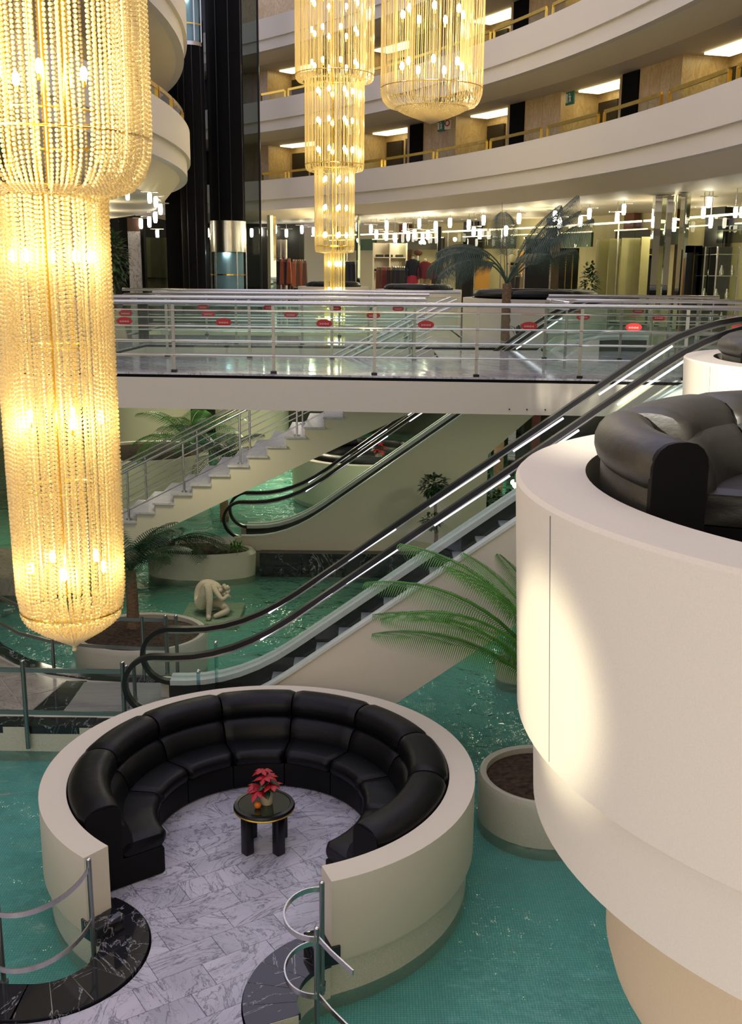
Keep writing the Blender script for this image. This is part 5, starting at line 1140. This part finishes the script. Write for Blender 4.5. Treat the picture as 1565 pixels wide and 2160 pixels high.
def rack(x0, x1, yt, Y, n, cols, label, seed):
    a, b = at(x0, yt, Y), at(x1, yt, Y); rr = random.Random(seed); z = a.z; t = thing('clothes_rack', 'steel clothes rack ' + label, 'rack', ((a.x + b.x) / 2, Y, 0))
    MB().tube([(a.x, Y, 0), (a.x, Y, z), (b.x, Y, z), (b.x, Y, 0)], .018, 6).build('frame', M['chrome'], t); MB().bbox((a.x - .05, Y - .25, 0), (b.x + .05, Y + .25, .04)).build('base', M['steel'], t)
    for i in range(n):
        x = a.x + (b.x - a.x) * (i + .5) / n; c = cols[i % len(cols)]; g = thing('hanging_garment', nth(i + 1) + ' garment from left, ' + {'brown': 'brown jacket', 'navy': 'dark navy jacket', 'greycloth': 'charcoal coat', 'maroon': 'maroon coat', 'orange_cloth': 'rust coloured coat', 'khaki': 'khaki coat'}[c] + ', rack ' + label, 'clothes', (x, Y, z), 'garments on the rack ' + label)
        L = rr.uniform(.95, 1.15); w = .09
        MB().add([(x - w * .5, Y - .08, z - .03), (x + w * .5, Y - .08, z - .03), (x + w * .7, Y - .24, z - .14), (x - w * .7, Y - .24, z - .14), (x - w, Y - .27, z - L), (x + w, Y - .27, z - L), (x - w * .5, Y + .08, z - .03), (x + w * .5, Y + .08, z - .03), (x + w * .7, Y + .24, z - .14), (x - w * .7, Y + .24, z - .14), (x - w, Y + .27, z - L), (x + w, Y + .27, z - L)],
                 [(0, 1, 2, 3), (3, 2, 5, 4), (6, 9, 8, 7), (9, 10, 11, 8), (0, 6, 7, 1), (0, 3, 4, 10, 9, 6), (1, 7, 8, 11, 5, 2), (4, 5, 11, 10)]).build('cloth', M[c], g)
        MB().tube([(x, Y - .1, z - .04), (x, Y, z + .0), (x, Y + .1, z - .04)], .008, 5).build('hanger', M['chrome'], g)
rack(795, 826, 562, 41, 7, ('brown', 'greycloth', 'brown', 'maroon'), 'left of the black garments', 1)
rack(828, 860, 562, 40.6, 7, ('navy', 'greycloth'), 'of black garments beside the mannequins', 2)
rack(618, 645, 548, 41.5, 6, ('orange_cloth', 'khaki', 'brown'), 'left of the tiered chandelier', 3)
rack(588, 612, 545, 42, 5, ('navy', 'orange_cloth', 'maroon'), 'beside the slim mirrored pillar', 4)
rack(728, 748, 550, 41.5, 4, ('greycloth', 'navy'), 'just right of the tiered chandelier', 5)
rack(1078, 1106, 575, 36.2, 6, ('greycloth', 'khaki', 'navy'), 'right of the palm trunk', 6)
def mannequin(px, yt, Y, topm, botm, kind, label):
    a = at(px, yt, Y); x = a.x; h = a.z; t = thing('mannequin', label, 'mannequin', (x, Y, 0)); z0 = h - 1.55
    def ell(prof, sx, sy):
        m = MB().lathe(prof, (0, 0), n=16); m.v = [(x + v[0] * sx, Y + v[1] * sy, v[2]) for v in m.v]; return m
    MB().bbox((x - .19, Y - .25, 0), (x + .19, Y + .25, z0)).build('podium', M['plaster'], t)
    ell([(0, h), (.05, h - .01), (.055, h - .09)], 1, 1).build('neck', M['skin'], t, smooth=50)
    ell([(.055, h - .08), (.15, h - .12), (.205, h - .18), (.2, h - .32), (.165, h - .5), (.19, h - .68), (.17, h - .70), (0, h - .7)], 1, .62).build('jacket', M[topm], t, smooth=50)
    for s in (-1, 1): MB().tube([(x + s * .18, Y, h - .16), (x + s * .24, Y - .02, h - .42), (x + s * .23, Y - .06, h - .72)], [.062, .052, .042], 8).build('sleeve', M[topm], t, smooth=60)
    if kind == 'skirt': ell([(.17, h - .66), (.20, h - .8), (.19, h - 1.2), (.18, h - 1.42), (0, h - 1.42)], 1, .7).build('skirt', M[botm], t, smooth=50)
    else:
        for s in (-1, 1): MB().tube([(x + s * .085, Y, h - .66), (x + s * .09, Y, h - 1.1), (x + s * .1, Y, h - 1.5)], [.095, .08, .065], 8).build('trouser_leg', M[botm], t, smooth=60)
    MB().cyl((x, Y, z0), (x, Y, h - 1.35), .02, n=8).build('stand_rod', M['chrome'], t); MB().cyl((x, Y, z0), (x, Y, z0 + .02), .16, n=16).build('stand_plate', M['chrome'], t)
mannequin(871, 541, 38.6, 'navy', 'redcloth', 'skirt', 'headless mannequin in a dark jacket and crimson skirt'); mannequin(897, 546, 38.6, 'maroon', 'khaki', 't', 'headless mannequin in a maroon sweater and khaki trousers'); mannequin(921, 546, 38.8, 'maroon', 'greycloth', 't', 'mannequin in maroon sweater half hidden by the black pillar')
hat = at(882, 533, 39.2); ht = thing('hat_display', 'dark rounded hat on a stand behind the mannequins', 'hat', (hat.x, 39.2, 0)); MB().sph((hat.x, 39.2, hat.z), .16, 14, 8, (1, 1, .7)).build('hat', M['brown'], ht, smooth=60); MB().cyl((hat.x, 39.2, 0), (hat.x, 39.2, hat.z - .05), .03, n=8).build('stand', M['chrome'], ht)

# ------------------------------------------------------------------ spotlights under the shop ceilings
def ix(l, ox, oy, s): return [(ox + a / s, oy + b / s) for a, b in l]
SP = ix([(70, 945), (147, 957), (208, 938), (277, 950), (337, 936), (416, 944), (478, 925), (627, 918), (778, 908), (798, 935), (885, 930), (923, 898), (1040, 915), (1068, 880), (1240, 870), (1425, 850), (1402, 895), (1433, 935), (1280, 950)], 780, 0, 1.993)
SP += ix([(90, 240), (230, 270), (400, 230), (530, 250), (1010, 200), (1160, 225), (1335, 190), (1530, 210), (1220, 280), (1330, 300), (1425, 320)], 560, 440, 5.217) + ix([(110, 350), (180, 330), (325, 340), (268, 375), (830, 305), (897, 330), (1185, 295)], 840, 430, 5.217) + ix([(1470, 330), (1560, 330)], 1340, 400, 6.956)
def spot(px, py, label, group):
    p = None
    if px > 540:
        for rr_ in (45.4, 44.9, 44.4, 43.9):                  # on one of the rows under the ring ceiling
            d = at(px, py, 1.0) - Vector((0, 0, CAM_H)); ox, oy = -CR[0], -CR[1]
            A = d.x * d.x + d.y * d.y; B = 2 * (d.x * ox + d.y * oy); C_ = ox * ox + oy * oy - rr_ * rr_
            p = Vector((0, 0, CAM_H)) + d * ((-B + math.sqrt(B * B - 4 * A * C_)) / (2 * A))
            if p.z < 3.38: break
    else:
        p = atz(px, py, 3.10)
        if p.y > 44 or p.y < 0: p = at(px, py, 44)
    t = thing('ceiling_spotlight', label, 'spotlight', p, group); s = .92 * min(1.0, p.y / 36)
    MB().lathe([(0, p.z - .20 * s), (.055 * s, p.z - .19 * s), (.075 * s, p.z - .1 * s), (.075 * s, p.z + .13 * s), (.05 * s, p.z + .18 * s), (0, p.z + .19 * s)], (p.x, p.y), n=12).build('lit_head', M['spotlit'], t, smooth=60)
    MB().bbox((p.x - .3 * s, p.y - .05, p.z + .18 * s), (p.x + .3 * s, p.y + .05, p.z + .215 * s)).build('mount_plate', M['steel'], t)
    if p.x > -4 and p.z + .2 < 3.58: MB().cyl((p.x, p.y, p.z + .2 * s), (p.x, p.y, 3.6), .012, n=6).build('drop_rod', M['steel'], t)
for i, (px, py) in enumerate(sorted(SP)): spot(px, py, '%s lit cylinder spotlight from the left under the ceiling before the shops' % nth(i + 1), 'spotlights before the shops')
for i, (px, py) in enumerate(sorted(ix([(225, 140), (440, 170), (500, 210), (545, 280), (495, 360), (437, 405), (355, 420), (215, 450)], 220, 380, 4.603))): spot(px, py, '%s lit spotlight from the left under the rounded left balcony' % nth(i + 1), 'spotlights under the left balcony')
for i, (px, py) in enumerate(ix([(515, 520), (1005, 510), (1430, 510), (1520, 500)], 220, 380, 4.603)): spot(px, py, '%s lit spotlight from the left around the lift shafts' % nth(i + 1), 'spotlights behind the lift shafts')

# ------------------------------------------------------------------ left side of the mezzanine
a, b = at(269, 488, 38), at(295, 488, 38); t = thing('pillar', 'white marble clad pillar under the rounded left balcony', 'pillar', ((a.x + b.x) / 2, 38, 0))
MB().bbox((a.x, 38, 0), (b.x, 38.4, a.z)).build('marble_face', M['marble_white'], t); MB().bbox((a.x - .3, 38.05, 0), (a.x, 38.5, 3.29)).build('dark_side', M['blackmat'], t); MB().bbox((b.x, 38.1, 0), (b.x + .1, 38.5, 3.29)).build('dark_edge', M['blackmat'], t); MB().bbox((a.x, 38.0, a.z), (b.x, 38.5, 3.29)).build('head', mat('dark_wood_head', (.06, .03, .02), .4), t)
fi = thing('ficus', 'leafy dark ficus at the left behind the big chandelier', 'plant', (at(238, 560, 30).x, 30, 0)); fx = at(238, 560, 30).x; MB().cyl((fx, 30, .3), (fx, 30, 1.6), .04, n=8).build('trunk', M['bark'], fi); leafball(fi, (fx, 30, 1.8), .72, 420, 'dark_leaf', .2, 21, 'crown', (.6, .6, 1.1)); MB().lathe([(0, 0), (.25, 0), (.32, .4), (.28, .4), (0, .35)], (fx, 30), n=20).build('pot', M['pot'], fi, smooth=35)
a, b = at(302, 500, 40), at(350, 500, 40); t = thing('display_case', 'tall greenish glass case beside the marble pillar', 'case', ((a.x + b.x) / 2, 40, 0)); MB().bbox((a.x, 40.4, 0), (b.x, 40.5, a.z)).build('back', M['beige_screen'], t); MB().bbox((a.x, 40, 0), (b.x, 40.02, a.z)).build('front_glass', M['glass_dark'], t); MB().bbox((a.x, 40.05, 1.2), (b.x, 40.4, 1.23)).build('shelf', M['steel'], t)
dp = thing('dish', 'dark oval bowl on the railing corner beside the marble pillar', 'bowl', (at(300, 618, 24).x, 24, 0)); xx = at(300, 618, 24).x; MB().lathe([(0, .9), (.3, .92), (.42, 1.02), (.38, 1.02), (0, .95)], (xx, 24), n=24).build('bowl', M['black'], dp, smooth=40); MB().cyl((xx, 24, 0), (xx, 24, .92), .12, n=12).build('stem', M['black'], dp)
ps = thing('planting_strip', 'low dark planting at the foot of the lift shafts', 'plants', (-6.4, 30, 0)); ps['kind'] = 'stuff'
for i in range(8): cluster(ps, (at(325 + 22 * i, 600, 31).x, 31, .5), 24, .5, .2, 'dark_leaf', 'foliage', .08, 60 + i, 20, 80)
MB().bbox((at(310, 600, 31).x, 30.6, 0), (at(500, 600, 31).x, 31.4, .5)).build('trough', M['black'], ps)
